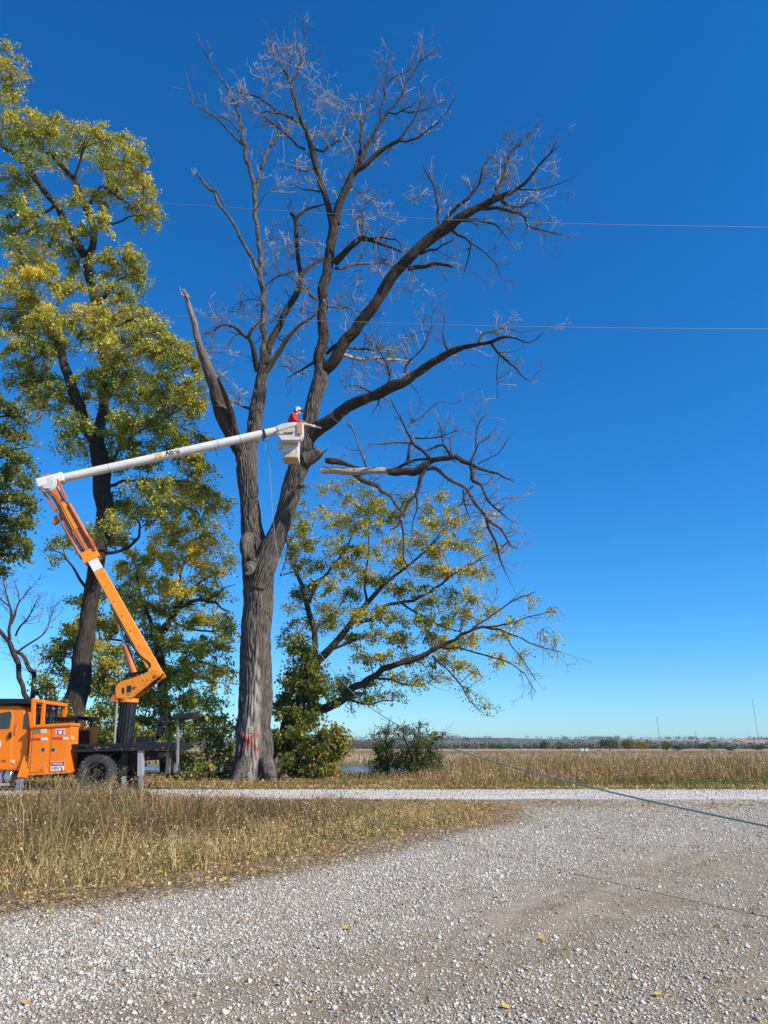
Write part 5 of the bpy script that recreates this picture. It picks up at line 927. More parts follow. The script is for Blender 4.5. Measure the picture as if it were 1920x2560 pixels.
tp('reflector', pp([(25, 1908), (25, 1901), (33, 1900), (32, 1908)], YN, YN + 0.05, YN + 0.085), 'signwhite', cab)
q = at(74, 1800, YN + 0.1); m = MB(); m.box(q[0] - 0.03, q[0] - 0.005, YN + 0.45, YF - 0.45, at(70, 1822, YN + .1)[2], at(70, 1780, YN + .1)[2]); tp('rear_window', m, 'glass', cab, 0.004)
p = at(7, 1903, YN + 0.05); text('lettering', ', NE', (p[0], YN + 0.052, p[2]), 0.10, 'ink', cab)
p = at(-2, 1861, YN + 0.05); text('lettering', '8', (p[0], YN + 0.052, p[2]), 0.24, 'signwhite', cab)
m = MB()
m.pprism([(-150, 1935), (-150, 1918), (70, 1914), (70, 1935)], YN + 0.2, YN + 0.2, YF - 0.2); tp('cab_floor', m, 'dark', cab)
tp('mirror', pp([(-62, 1832), (-62, 1795), (-54, 1795), (-54, 1832)], YN - 0.2, YN - 0.28, YN - 0.16), 'black', cab)
# tank and step
fa = at(-60, 1939, YN + 0.3); fb_ = at(37, 1939, YN + 0.3); tank = tp('fuel_tank', MB().cyl(fa, fb_, 0.21, 28), 'alu', truck, 0.03, True)
for px in (-35, 18): c0 = at(px, 1939, YN + 0.3); tp('strap', MB().cyl(c0 - np.array([0.03, 0, 0]), c0 + np.array([0.03, 0, 0]), 0.222, 28), 'dark', tank, 0.004)
tp('step', pp([(-60, 1966), (-60, 1959), (25, 1958), (25, 1965)], YN, YN - 0.05, YN + 0.3), 'grey')
# roof canopy of black slats
z0 = at(40, 1757, YN)[2]; xr = at(77, 1752, YN)[0]; xl = at(-150, 1752, YN)[0]
can = tp('roof_guard', MB().box(xl, xr, YN - 0.02, YF + 0.02, z0 + 0.05, z0 + 0.09).box(xl, xr, YN - 0.03, YN + 0.02, z0 - 0.02, z0 + 0.11), 'black')
for i in range(9): x = xl + (xr - xl) * (i + 0.5) / 9; tp('slat', MB().box(x - 0.05, x + 0.05, YN + 0.02, YF, z0 - 0.0, z0 + 0.048), 'grey' if i % 2 else 'black', can, 0.004)
# headache rack
rk = tp('rack_post', pp([(72, 1935), (80, 1750), (88, 1750), (82, 1935)], YN + 0.05, YN + 0.0, YN + 0.12), 'orange')
tp('rack_post', pp([(99, 1822), (104, 1756), (111, 1756), (107, 1822)], YN + 0.55, YN + 0.55, YN + 0.66), 'orange')
a = at(84, 1751, YN + 0.06); b = at(108, 1757, YN + 0.6); tp('rack_rail', MB().beam(a + [0, -0.06, 0], b + [0, 0.08, 0], 0.10, 0.09), 'orange')
a2 = a + [0, 0.1, 0]; tp('rack_rail', MB().box(a[0] - 0.05, a[0] + 0.05, YN + 0.14, YF - 0.1, a[2] - 0.06, a[2] + 0.04), 'orange'); tp('rack_post', MB().box(a[0] - 0.05, a[0] + 0.05, YF - 0.2, YF - 0.09, at(80, 1880, YN)[2], a[2] - 0.06), 'orange')
for t in (0.3, 0.5, 0.7): y = YN + (YF - YN) * t; tp('rack_bar', MB().box(a[0] - 0.025, a[0] + 0.025, y - 0.025, y + 0.025, at(80, 1880, YN)[2], a[2] - 0.06), 'black', bev=0)
# tool cabinet
YC = YN - 0.1
cabn = tp('tool_cabinet', pp([(67, 1939), (78, 1817), (177, 1812), (171, 1933)], YC, YC, YC + 0.55), 'orange')
tp('lid', pp([(76, 1820), (77, 1813), (180, 1807), (180, 1814)], YC, YC - 0.05, YC + 0.57), 'orange', cabn)
for d in ([(75, 1932), (84, 1825), (121, 1823), (113, 1929)], [(124, 1928), (131, 1823), (171, 1820), (165, 1926)]):
    dr = panel('door', d, YC, 0.016, 'orange', cabn, 0.006); cx = np.mean([d[2][0], d[3][0]]) - 8 if d[0][0] < 100 else np.mean([d[0][0], d[1][0]]) + 7
    c = at(cx, 1874, YC); tp('latch', MB().cyl((c[0], YC - 0.014, c[2]), (c[0], YC - 0.024, c[2]), 0.055, 16), 'steel', dr, 0.004); tp('latch_handle', MB().box(c[0] - 0.028, c[0] + 0.028, YC - 0.034, YC - 0.022, c[2] - 0.028, c[2] + 0.028), 'ink', dr, 0)
YS = YC - 0.017
panel('sticker', [(84, 1835), (85, 1824), (101, 1823), (101, 1834)], YS, 0.003, 'signgrey', cabn, 0); panel('sticker', [(102, 1834), (102, 1823), (117, 1822), (117, 1833)], YS, 0.003, 'signtan', cabn, 0)
sg = panel('first_aid_sticker', [(138, 1838), (139, 1822), (164, 1821), (163, 1837)], YS, 0.003, 'signwhite', cabn, 0); panel('sticker_face', [(139, 1837), (140, 1823), (163, 1822), (162, 1836)], YS - 0.0035, 0.002, 'signred', sg, 0)
c = at(151, 1831, YS); tp('sticker_mark', MB().cyl((c[0], YS - 0.006, c[2]), (c[0], YS - 0.009, c[2]), 0.045, 16), 'signwhite', sg, 0)
for dx in (-0.1, 0.1): tp('sticker_mark', MB().box(c[0] + dx - 0.012, c[0] + dx + 0.012, YS - 0.009, YS - 0.006, c[2] - 0.045, c[2] + 0.045), 'signwhite', sg, 0)
tp('sticker_mark', MB().box(c[0] - 0.11, c[0] + 0.11, YS - 0.009, YS - 0.006, c[2] + 0.06, c[2] + 0.078), 'signwhite', sg, 0)
for k_, (x0, x1, mt) in enumerate(((76, 102, 'signred'), (102.5, 119, 'signwhite'), (131, 157, 'signred'), (157.5, 171, 'signwhite'))): panel('reflective_tape', [(x0, 1851 - k_ * .8), (x0, 1845 - k_ * .8), (x1, 1845 - k_ * .8), (x1, 1851 - k_ * .8)], YS, 0.003, mt, cabn, 0)
ds = panel('danger_sign', [(127, 1928), (128, 1904), (161, 1903), (160, 1926)], YS, 0.003, 'signwhite', cabn, 0)
panel('sign_band', [(128.4, 1915), (129, 1905), (160.4, 1904), (160, 1914)], YS - 0.0035, 0.002, 'ink', ds, 0); c = at(144.4, 1909.6, YS)
ov = MB(); ov.prism([(c[0] + 0.155 * math.cos(t), c[2] + 0.047 * math.sin(t)) for t in np.linspace(0, 2 * math.pi, 24, endpoint=False)], YS - 0.009, YS - 0.006); tp('sign_oval', ov, 'signred', ds, 0)
text('lettering', 'DANGER', (c[0], YS - 0.011, c[2]), 0.068, 'signwhite', ds, bold=0.001)
for i in range(4): q0 = at(130, 1917.5 + i * 2, YS); q1 = at(150 - (i % 2) * 3, 1917.5 + i * 2, YS); tp('sign_line', MB().box(q0[0], q1[0], YS - 0.006, YS - 0.004, q0[2] - 0.005, q0[2] + 0.003), 'signgrey', ds, 0)
q0 = at(154, 1920, YS); tp('sign_figure', MB().beam((q0[0] - .03, YS - .005, q0[2] + .04), (q0[0] + .03, YS - .005, q0[2] - .05), 0.003, 0.02).box(q0[0] + .0, q0[0] + .035, YS - .0065, YS - .0035, q0[2] - 0.07, q0[2] - 0.03), 'ink', ds, 0)
p = at(104, 1925, YS); text('lettering', 'altec', (p[0], YS - 0.003, p[2]), 0.05, 'signred', cabn)
tp('lamp', pp([(179, 1849), (179, 1840), (184, 1840), (184, 1849)], YC + 0.1, YC + 0.06, YC + 0.12), 'signtan', cabn)
# deck, frame, wheels
deck = tp('deck', pp([(150, 1866), (150, 1861), (424, 1855), (424, 1869)], YN, YN, YF), 'black'); tp('deck_rail', pp([(176, 1881), (176, 1873), (422, 1865), (422, 1874)], YN, YN - 0.03, YN + 0.08), 'black', deck)
tp('chassis', pp([(-150, 1925), (-150, 1905), (120, 1896), (420, 1876), (420, 1898), (120, 1918)], YN + 0.75, YN + 0.75, YN + 1.55), 'dark')
tp('mud_guard', pp([(172, 1930), (172, 1882), (305, 1876), (300, 1900), (180, 1932)], YN + 0.8, YN + 0.66, YN + 0.74), 'dark'); tp('underbody_box', pp([(300, 1905), (300, 1878), (392, 1876), (392, 1900)], YN + 0.5, YN + 0.5, YN + 0.74), 'dark'); tp('rear_box', pp([(394, 1894), (394, 1881), (419, 1880), (419, 1893)], YN, YN + 0.02, YN + 0.5), 'black')
wr = 47.5 / F * depth(1945, YN)
def wheel(c, s):      # s=-1 faces the camera
    ty = tp('wheel', MB().lathe(c, (0, s, 0), [(0.13, wr * 0.56), (0.145, wr * 0.62), (0.14, wr * 0.86), (0.12, wr * 0.955), (0.07, wr * 0.995), (0.0, wr), (-0.07, wr * 0.995), (-0.12, wr * 0.955), (-0.14, wr * 0.86), (-0.13, wr * 0.56)], 48), 'rubber', truck, 0, True)
    tp('rim', MB().lathe(c, (0, s, 0), [(0.132, wr * 0.575), (0.10, wr * 0.53), (-0.03, wr * 0.50), (-0.06, wr * 0.30), (-0.06, 0.0)], 32), 'dark', ty, 0, True)
    hb = tp('hub', MB().cyl(np.array(c) + [0, s * -0.06, 0], np.array(c) + [0, s * 0.06, 0], wr * 0.2, 16), 'dark', ty, 0.01)
    for k in range(8): t = k * math.pi / 4; e = np.array(c) + [math.cos(t) * wr * 0.36, s * -0.05, math.sin(t) * wr * 0.36]; tp('bolt', MB().cyl(e, e + [0, s * 0.035, 0], 0.018, 6), 'dark', ty, 0)
    for k in range(30):
        t = k * 2 * math.pi / 30; e = np.array(c) + [math.cos(t) * wr * 0.985, 0, math.sin(t) * wr * 0.985]
        tp('tread_block', MB().beam(e + [0, -0.12, 0], e + [0, 0.12, 0], 0.055, 0.03, side=(-math.sin(t), 0, math.cos(t))), 'rubber', ty, 0)
wc = at(237, 1945, YN); zc = max(wc[2], wr * 0.96)
for y, s in ((YN + 0.15, -1), (YN + 0.47, -1), (YF - 0.15, 1)): wheel((wc[0], y, zc), s)
wf = at(-150, 1945, YN)
wheel((wf[0], YN + 0.15, zc), -1)
tp('axle', MB().cyl((wc[0], YN + 0.1, zc), (wc[0], YF - 0.1, zc), 0.09, 12), 'dark'); tp('axle', MB().cyl((wf[0], YN + 0.1, zc), (wf[0], YF - 0.1, zc), 0.07, 12), 'dark')
# outriggers
a = at(73, 1890, YN + 0.1); b = at(56, 1946, YN - 0.1); c = at(39, 1990, YN - 0.2)
og = tp('outrigger', MB().beam(a, b, 0.2, 0.2, w1=0.2, h1=0.22), 'orange'); tp('outrigger_leg', MB().beam(b, c, 0.13, 0.14), 'steel', og); tp('foot_pad', MB().box(c[0] - 0.2, c[0] + 0.2, YN - 0.4, YN, 0.0, 0.05), 'grey', og)
for px0, px1, y, mt in ((352, 352, YN + 0.1, 'steel'), (311, 308, YN + 0.3, 'grey'), (345, 345, YF - 0.1, 'red_orange')):
    a = at(px0 + 1, 1876, y); b = at(px0, 1940, y); c = at(px1, 1992, y); c[2] = 0.05
    og = tp('outrigger', MB().beam(a, b, 0.16, 0.15), 'dark' if mt != 'steel' else 'grey'); tp('outrigger_leg', MB().beam(b + (a - b) * 0.5 + [0, -0.012, 0], c, 0.12, 0.11), mt, og); tp('foot_pad', MB().box(c[0] - 0.18, c[0] + 0.18, y - 0.18, y + 0.18, 0.0, 0.05), 'grey', og)
# rear end
pst = tp('rear_post', pp([(440, 1912), (441, 1797), (447, 1797), (446, 1912)], YN + 0.2, YN + 0.2, YN + 0.28), 'mast'); tp('rear_plate', pp([(436, 1798), (436, 1785), (489, 1783), (489, 1794)], YN + 0.2, YN + 0.05, YN + 0.65), 'black', pst); tp('plate_gusset', pp([(449, 1798), (449, 1812), (466, 1796)], YN + 0.24, YN + 0.22, YN + 0.27), 'black', pst)
tp('rear_bumper', pp([(420, 1876), (421, 1858), (437, 1857), (437, 1874)], YN, YN + 0.1, YF - 0.6), 'black'); tp('hitch', pp([(414, 1934), (416, 1885), (424, 1884), (424, 1932)], YN + 0.4, YN + 0.4, YN + 0.5), 'mast'); tp('hitch_plate', pp([(424, 1940), (424, 1905), (441, 1905), (446, 1936)], YN + 1, YN + 0.9, YN + 1.3), 'dark')
tp('pintle_hook', pp([(436, 1930), (437, 1910), (445, 1909), (447, 1925), (441, 1932)], YN + 0.8, YN + 0.7, YN + 0.8), 'steel')
for px, t0, y in ((388, 1735, YN + 0.2), (413, 1780, YN + 0.15), (417, 1752, YN + 1.9), (391, 1800, YN + 1.9)):
    a = at(px, 1857, y); b = at(px + 2, t0, y); tp('whip_rod', MB().cyl(a, b, 0.012, 6), 'black', deck, 0)
a = at(389, 1736, YN + .2); b = at(415, 1734, YN + 1.9); tp('rod_tie', MB().cyl(a, b, 0.01, 6), 'black', deck, 0)
for k, (x0, y0_, x1, y1_) in enumerate(((392, 1850, 405, 1790), (398, 1815, 411, 1805), (392, 1844, 402, 1838))): tp('saw_holder', MB().beam(at(x0, y0_, YN + 1), at(x1, y1_, YN + 1), 0.12, 0.1), 'black', deck)
tp('deck_box', pp([(338, 1860), (340, 1842), (374, 1840), (375, 1859)], YN + 0.8, YN + 0.8, YN + 1.3), 'black', deck)
fc = tp('far_cabinet', pp([(178, 1862), (180, 1817), (247, 1818), (243, 1862)], YF, YF - 0.45, YF), 'orange'); tp('cabinet_opening', pp([(192, 1860), (193, 1826), (224, 1826), (223, 1860)], YF - 0.45, YF - 0.47, YF - 0.44), 'dark', fc)
for a, b in (((139, 1797), (238, 1797)), ((200, 1793), (231, 1799))): tp('hand_rail', MB().beam(at(*a, YF - 0.3), at(*b, YF - 0.3), 0.5, 0.09), 'black', bev=0.01)
for px in (192, 228): tp('rail_post', MB().beam(at(px, 1798, YF - 0.1), at(px - 2, 1860, YF - 0.1), 0.06, 0.06), 'black', bev=0)
for px in (106, 138): a = at(px, 1814, YF - 0.2); b = at(px - 1, 1718, YF - 0.2); tp('roll_bar', MB().cyl(a, b, 0.02, 8), 'black', bev=0)
tp('roll_bar', MB().cyl(at(105, 1718, YF - 0.2), at(137, 1718, YF - 0.2), 0.02, 8), 'black', bev=0)
# pedestal, turret, lower boom
YT = 21.45
pc = at(311, 1860, YT); pt = at(311, 1758, YT); pt[0] = pc[0]
ped = tp('pedestal', MB().cyl(pc, pt, 0.225, 32), 'black', truck, 0.01, True)
for k in range(5): t = -2.4 + k * 0.35; e = pc + [math.sin(t) * 0.0 + math.cos(t) * 0.235, math.sin(t) * 0.235, 0]; tp('hose', MB().cyl(e, e + (pt - pc), 0.016, 8), 'black', ped, 0, True)
tp('conduit', MB().cyl(at(286, 1858, YT - .2), at(293, 1745, YT - .2), 0.03, 10), 'grey', ped, 0, True)
rb = at(311, 1757, YT)[2]; rt_ = at(311, 1747, YT)[2]; tur = tp('turntable', MB().cyl((pc[0], YT, rb), (pc[0], YT, rt_), 0.27, 36), 'orange2', truck, 0.01, True)
POLY = [(297, 1748), (296, 1722), (301, 1712), (312, 1705), (358, 1691), (386, 1678), (396, 1675), (403, 1679), (410, 1690), (400, 1696), (337, 1747)]
tp('turret_plate', pp(POLY, YT, YT - 0.27, YT - 0.22), 'orange2', tur); tp('turret_plate', pp(POLY, YT, YT + 0.22, YT + 0.27), 'orange2', tur); tp('turret_web', pp([(299, 1747), (299, 1722), (304, 1715), (330, 1706), (336, 1738), (332, 1746)], YT, YT - 0.219, YT + 0.219), 'orange2', tur)
panel('decal', [(316, 1731), (317, 1714), (329, 1714), (328, 1731)], YT - 0.271, 0.003, 'ink', tur, 0); panel('decal', [(317, 1739), (317, 1733), (325, 1733), (324, 1739)], YT - 0.271, 0.003, 'signgrey', tur, 0)
panel('slot', [(305, 1733), (304, 1722), (307, 1718), (311, 1721), (311, 1732), (308, 1736)], YT - 0.271, 0.004, 'dark', tur, 0)
for px, py in ((391, 1687), (340, 1715)): c = at(px, py, YT - 0.27); tp('pivot_pin', MB().cyl(c, c + [0, -0.05, 0], 0.045, 14), 'orange', tur, 0.008)
for px, py in ((333, 1705), (358, 1701), (369, 1701), (379, 1702), (363, 1711), (341, 1731), (348, 1726)): c = at(px, py, YT - 0.27); tp('bolt', MB().cyl(c, c + [0, -0.015, 0], 0.012, 6), 'dark', tur, 0)
tp('swing_motor', MB().cyl(at(288, 1727, YT - .1), at(288, 1714, YT - .1), 0.11, 16).box(pc[0] - .42, pc[0] - .2, YT - .2, YT + .1, rb, rt_ + .05), 'black', tur); tp('motor_bracket', pp([(275, 1756), (284, 1738), (298, 1736), (298, 1756)], YT - .15, YT - .25, YT - .1), 'red_orange', tur)
YE = 21.6
piv = at(393, 1686, YT); elb = at(126, 1212, YE); bd = (elb - piv) / np.linalg.norm(elb - piv); L = np.linalg.norm(elb - piv); SIDE = (-0.25, 1, 0)
lb = tp('lower_boom', MB().beam(piv - bd * 0.1, piv + bd * L * 0.52, 0.30, 0.345, SIDE, 0.28, 0.32), 'orange2', truck, 0.02)
tp('boom_band', MB().beam(piv + bd * (L * 0.52 + 0.005), piv + bd * L * 0.585, 0.27, 0.30, SIDE), 'white', lb)
tp('boom_sleeve', MB().beam(piv + bd * (L * 0.585 + 0.005), piv + bd * (L - 0.1), 0.24, 0.30, SIDE), 'red_orange', lb, 0.02); tp('boom_sleeve_plate', MB().beam(piv + bd * L * 0.74, piv + bd * L * 0.88, 0.28, 0.36, SIDE), 'orange2', lb)
tp('cylinder_mount', MB().beam(piv + bd * L * 0.575, piv + bd * L * 0.625, 0.32, 0.50, SIDE), 'orange2', lb)
for k in range(6): c = piv + bd * L * (0.06 + 0.075 * k) + np.array([-0.02, -0.165, 0]); tp('bolt', MB().cyl(c, c + [0, -0.012, 0], 0.014, 6), 'dark', lb, 0)
up = np.cross(bd, [0, 1, 0]); up /= np.linalg.norm(up)
if up[0] < 0: up = -up        # right-hand side of the boom
YO = np.array([0, -0.12, 0])
def ram(p0, p1, t, r, rr, mat='red_orange'):
    p0 = np.array(p0); p1 = np.array(p1); d = p1 - p0; b = tp('hydraulic_cylinder', MB().cyl(p0, p0 + d * t, r, 20), mat, lb, 0.01, True); tp('piston_rod', MB().cyl(p0 + d * t, p1, rr, 14), 'chrome', b, 0, True); return b
for sg_, o_ in ((-1, -0.23), (1, 0.235)):
    p0 = piv + bd * L * 0.605 + up * o_ + YO; p1 = piv + bd * L * (0.87 if sg_ < 0 else 0.90) + up * (o_ * 1.0) + YO; ram(p0, p1, 0.74 if sg_ < 0 else 0.86, 0.055, 0.026)
    lk = piv + bd * (L - 0.02) + up * (0.28 * sg_) + YO; md = piv + bd * L * 0.935 + up * (0.25 * sg_) + YO; tp('link_arm', MB().beam(p1, md, 0.05, 0.09).beam(md, lk, 0.05, 0.08), 'red_orange', lb, 0.012); tp('link_pin', MB().cyl(p1 + [0, -0.05, 0], p1 + [0, 0.05, 0], 0.05, 12), 'red_orange', lb, 0)
c = piv + bd * L * 0.835 - up * 0.27; tp('valve_box', MB().beam(c - up * 0.12, c + up * 0.14, 0.16, 0.22), 'orange2', lb, 0.02); c2 = c - up * 0.16 - bd * .05; tp('valve_block', MB().beam(c2 - up * 0.07, c2 + up * 0.06, 0.14, 0.15), 'red_orange', lb, 0.02)
def hose(pts, r=0.016, parent=lb, mat='black'):
    C = cat(np.array([np.append(p_, r) for p_ in pts]), 0.06); t = Tubes(); t.add(C[:, :3], C[:, 3], 8); part('hose', t.mesh(), M[mat], parent)
for k in range(3):
    o_ = np.array([0.02 * k, -0.10 - 0.04 * k, 0.0])
    hose([at(300 + 3 * k, 1712, YT) + o_, at(320, 1694 - 3 * k, YT) + o_, at(352, 1684 - 2 * k, YT) + o_, at(378, 1668 - 2 * k, YT) + o_, piv + bd * 1.0 - up * 0.19 + o_, piv + bd * 2.6 - up * 0.18 + o_])
    hose([piv + bd * L * 0.62 + up * (-0.12 + 0.05 * k) + [0, -0.15, 0], piv + bd * L * 0.75 + up * (-0.10 + 0.05 * k) + [0, -0.2, 0], piv + bd * L * 0.9 + up * (-0.1 + 0.06 * k) + [0, -0.17, 0], elb + [-0.06 + 0.05 * k, -0.22, -0.2]], 0.012)
hose([piv + bd * L * 0.61 + up * 0.24 + [0, -0.17, 0], piv + bd * L * 0.64 + up * 0.34 + [0, -0.2, 0], piv + bd * L * 0.68 + up * 0.27 + [0, -0.2, 0]], 0.011, lb, 'signred')
for k in range(5): c_ = at(365 + 9 * k, 1722 - 7 * k, YT); hose([at(350 + 6 * k, 1712 - 5 * k, YT + 0.1), c_ + [0, 0.05, -0.04], at(388 + 3 * k, 1700 - 2 * k, YT + 0.15)], 0.014, tur)
for px, py in ((150, 1877), (240, 1874), (330, 1872), (405, 1869)): tp('marker_lamp', pp([(px, py + 2), (px, py - 1.5), (px + 4, py - 1.5), (px + 4, py + 2)], YN - 0.03, YN - 0.05, YN - 0.031), 'signred', deck, 0.003)
for py in (1890, 1915): tp('hinge', pp([(70 + (1939 - py) * 0.06, py + 3), (70 + (1939 - py) * 0.06, py - 3), (74 + (1939 - py) * 0.06, py - 3), (74 + (1939 - py) * 0.06, py + 3)], YC, YC - 0.02, YC - 0.001), 'red_orange', cabn, 0.003)
# lift cylinder
c0 = at(343, 1708, YT); c1 = at(292, 1546, YT); dd = c1 - c0; lc = tp('lift_cylinder', MB().cyl(c0, c0 + dd * 0.58, 0.10, 24), 'red_orange', truck, 0.01, True); tp('piston_rod', MB().cyl(c0 + dd * 0.58, c1, 0.045, 16), 'chrome', lc, 0, True)
tp('cylinder_bracket', pp([(285, 1524), (285, 1560), (312, 1568), (318, 1562)], YT, YT - 0.06, YT + 0.06), 'orange2', lb); c = at(293, 1554, YT - 0.06); tp('pivot_pin', MB().cyl(c, c + [0, -0.03, 0], 0.04, 12), 'red_orange', lb, 0)
# elbow and upper boom
tip = at(716, 1075, 23.35); ud = (tip - elb) / np.linalg.norm(tip - elb); UL = np.linalg.norm(tip - elb)
el = tp('elbow', MB().cyl(elb + [0, -0.16, -0.02], elb + [0, 0.2, -0.02], 0.27, 40), 'white', truck, 0.015, True); tp('elbow_cap', MB().cyl(elb + [0, -0.185, -0.02], elb + [0, -0.16, -0.02], 0.2, 32), 'white', el, 0.01, True)
st = at(95, 1204, YE - 0.0) + [0, 0.0, 0.03]
ub = tp('upper_boom', MB().cyl(elb - ud * 0.1 + [0, 0, 0.14], elb + ud * UL * 0.985 + [0, 0, 0.05], 0.142, 32, 0.150), 'white', truck, 0.006, True)
axis0 = elb - ud * 0.1 + np.array([0, 0, 0.14]); axis1 = elb + ud * UL * 0.985 + np.array([0, 0, 0.05]); ax = (axis1 - axis0) / np.linalg.norm(axis1 - axis0); AL = np.linalg.norm(axis1 - axis0)
tp('boom_root', MB().beam(elb - ud * 0.42 + [0, 0, 0.10], elb + ud * 0.40 + [0, 0, 0.135], 0.33, 0.33), 'white', ub, 0.05); tp('root_collar', MB().cyl(axis0 + ax * 0.44, axis0 + ax * 0.5, 0.165, 32), 'white', ub, 0.006, True); e = axis0 + ax * 0.36 + np.array([0, 0, 0.16]); tp('lifting_eye', MB().cyl(e + [0, -0.03, 0], e + [0, 0.03, 0], 0.075, 16), 'white', ub, 0.01); tp('top_pad', MB().beam(elb - ud * 0.3 + [0, 0, 0.32], elb - ud * 0.05 + [0, 0, 0.335], 0.22, 0.05), 'red_orange', ub)
for t, r, mt in ((0.24, 0.147, 'grey'), (0.56, 0.150, 'white'), (0.70, 0.152, 'grey'), (0.80, 0.154, 'grey'), (0.91, 0.165, 'black')):
    c = axis0 + ax * AL * t; tp('boom_ring', MB().cyl(c - ax * (0.008 if mt != 'black' else 0.03), c + ax * (0.008 if mt != 'black' else 0.03), r, 32), mt, ub, 0, True)
nrm = Vector(np.cross(ax, [0, 0, 1])).normalized(); 
if nrm.y > 0: nrm = -nrm
c = axis0 + ax * AL * 0.505; c = Vector(c) + nrm * 0.149 + Vector((0, 0, 0.005)); text('lettering', 'Altec', c, 0.23, 'ink', ub, xdir=ax, normal=nrm, bold=0.006)
for k, (o0, o1) in enumerate(((0.0, 0.0), (0.085, 0.02), (0.17, 0.0))):
    c2 = c - Vector(ax) * (0.58 - o0) + Vector((0, 0, -0.0 + o1)); m = MB(); y_ = nrm.cross(Vector(ax)); m.hexa([c2 + Vector(ax) * a_ + y_ * b_ + nrm * d_ for d_ in (-0.001, 0.004) for a_, b_ in ((0, -0.07), (0.07, -0.07), (0.07, 0.07), (0, 0.07))]); tp('logo_block', m, 'yellow', ub, 0)
tp('hose_run', MB().cyl(axis0 + ax * AL * 0.58 + [0, -0.08, -0.135], axis0 + ax * AL * 0.9 + [0, -0.08, -0.14], 0.014, 8), 'grey', ub, 0, True)
c = axis0 + ax * AL * 0.91; tp('strap_knot', MB().beam(c + [0, -0.13, -0.12], c + [0.03, -0.13, -0.34], 0.05, 0.06).beam(c + [-.02, -0.15, .1], c + [0, -0.14, -0.1], 0.04, 0.05), 'black', ub, 0.012)
# bucket
YB = 23.55
def bp(name, pxs, y0, y1, mat, parent=truck, bev=0.015): return tp(name, pp(pxs, y0, y0, y1), mat, parent, bev)
q0 = at(706, 1140, YB - 0.3); q1 = at(747, 1060, YB - 0.3); x0, x1, z0, z1 = q0[0], q1[0], q0[2], q1[2]; y0, y1 = YB - 0.30, YB + 0.34
bk = tp('bucket', MB().box(x0, x1, y0, y0 + 0.03, z0, z1).box(x0, x1, y1 - 0.03, y1, z0, z1).box(x0, x0 + 0.03, y0 + 0.03, y1 - 0.03, z0, z1).box(x1 - 0.03, x1, y0 + 0.03, y1 - 0.03, z0, z1).box(x0 + 0.03, x1 - 0.03, y0 + 0.03, y1 - 0.03, z0, z0 + 0.04), 'white', truck, 0.008)
zt = at(720, 1130, y0)[2]; tp('scuffed_base', MB().box(x0 - 0.012, x1 + 0.012, y0 - 0.012, y1 + 0.012, z0 - 0.06, zt), 'cream', bk, 0.03)
za = at(720, 1101, y0)[2]; tp('bucket_rib', MB().box(x1 - 0.05, x1 + 0.01, y0 - 0.02, y0 - 0.002, zt, za), 'white', bk, 0.01); tp('bucket_rib', MB().box(x0 - 0.01, x0 + 0.03, y0 - 0.02, y0 - 0.002, zt, za), 'white', bk, 0.01); tp('rim_shadow_lip', MB().box(x0 - .02, x1 + .04, y0 - 0.1, y0 - 0.002, za, za + 0.06), 'white', bk, 0.015)
bp('bucket_step', [(692, 1117), (692, 1105), (696, 1103), (706, 1103), (706, 1118), (696, 1118)], y0 + 0.05, y0 + 0.3, 'white', bk)
hs1 = bp('boom_tip_housing', [(693, 1086), (690, 1080), (712, 1073), (739, 1064), (742, 1062), (744, 1088), (748, 1094), (745, 1100), (703, 1100)], y0 - 0.36, y0 - 0.11, 'white'); bp('tip_cover', [(688, 1066), (705, 1058), (735, 1054), (740, 1057), (740, 1064), (716, 1071), (694, 1078)], y0 - 0.40, y0 - 0.15, 'white', hs1, 0.04); bp('tip_cover', [(694, 1079), (716, 1073), (738, 1070), (737, 1079), (716, 1085), (697, 1087)], y0 - 0.385, y0 - 0.13, 'cream', hs1, 0.03)
for px in (713, 721, 729): bp('control_slot', [(px - 3, 1084), (px - 2.5, 1081), (px + 3, 1080), (px + 3, 1083)], y0 - 0.392, y0 - 0.37, 'dark', hs1, 0)
bp('bucket_lip', [(740, 1098), (736, 1092), (728, 1090), (742, 1086), (754, 1085), (754, 1056), (758, 1056), (758, 1090), (752, 1099)], y0 - 0.3, y0 - 0.06, 'white', bk, 0.02)
bp('bucket_hanger', [(739, 1086), (739, 1055), (743, 1054), (743, 1086)], y0 - 0.3, y0 - 0.1, 'white', bk, 0.012)
bp('saw_scabbard', [(742, 1084), (741.5, 1055), (755.5, 1054), (755, 1084)], y0 - 0.42, y0 - 0.34, 'tan', bk, 0.015)

# ------------------------------------------------------------------ the worker in the bucket
cx = at(733, 1060, YB)[0]; fz = z0 + 0.04; Wy = YB + 0.02
def W(x, y, z): return (cx + x, Wy + y, fz + z)
per = thing('person', 'worker in red jacket and grey helmet leaning over in the white bucket', 'person', W(0, 0, 0))
J = {}; VS = []; ES = []; RS = []
def j(name, x, y, z, r, parent=None):
    J[name] = len(VS); VS.append(W(x, y, z)); RS.append(r)
    if parent: ES.append((J[parent], J[name]))
top = z1 - fz + 0.09    # rim height above the bucket floor
j('pelvis', -0.06, 0, 0.98, 0.15); j('waist', -0.07, 0, 1.14, 0.145, 'pelvis'); j('chest', -0.03, 0, top + 0.20, 0.195, 'waist'); j('shoulders', 0.01, 0, top + 0.35, 0.165, 'chest'); j('neck', 0.085, 0, top + 0.45, 0.06, 'shoulders'); j('jaw', 0.14, 0, top + 0.51, 0.072, 'neck'); j('skull', 0.14, 0, top + 0.60, 0.095, 'jaw'); j('crown', 0.13, 0, top + 0.68, 0.075, 'skull'); j('face', 0.215, 0, top + 0.56, 0.05, 'skull'); j('nose', 0.262, 0, top + 0.545, 0.014, 'face')
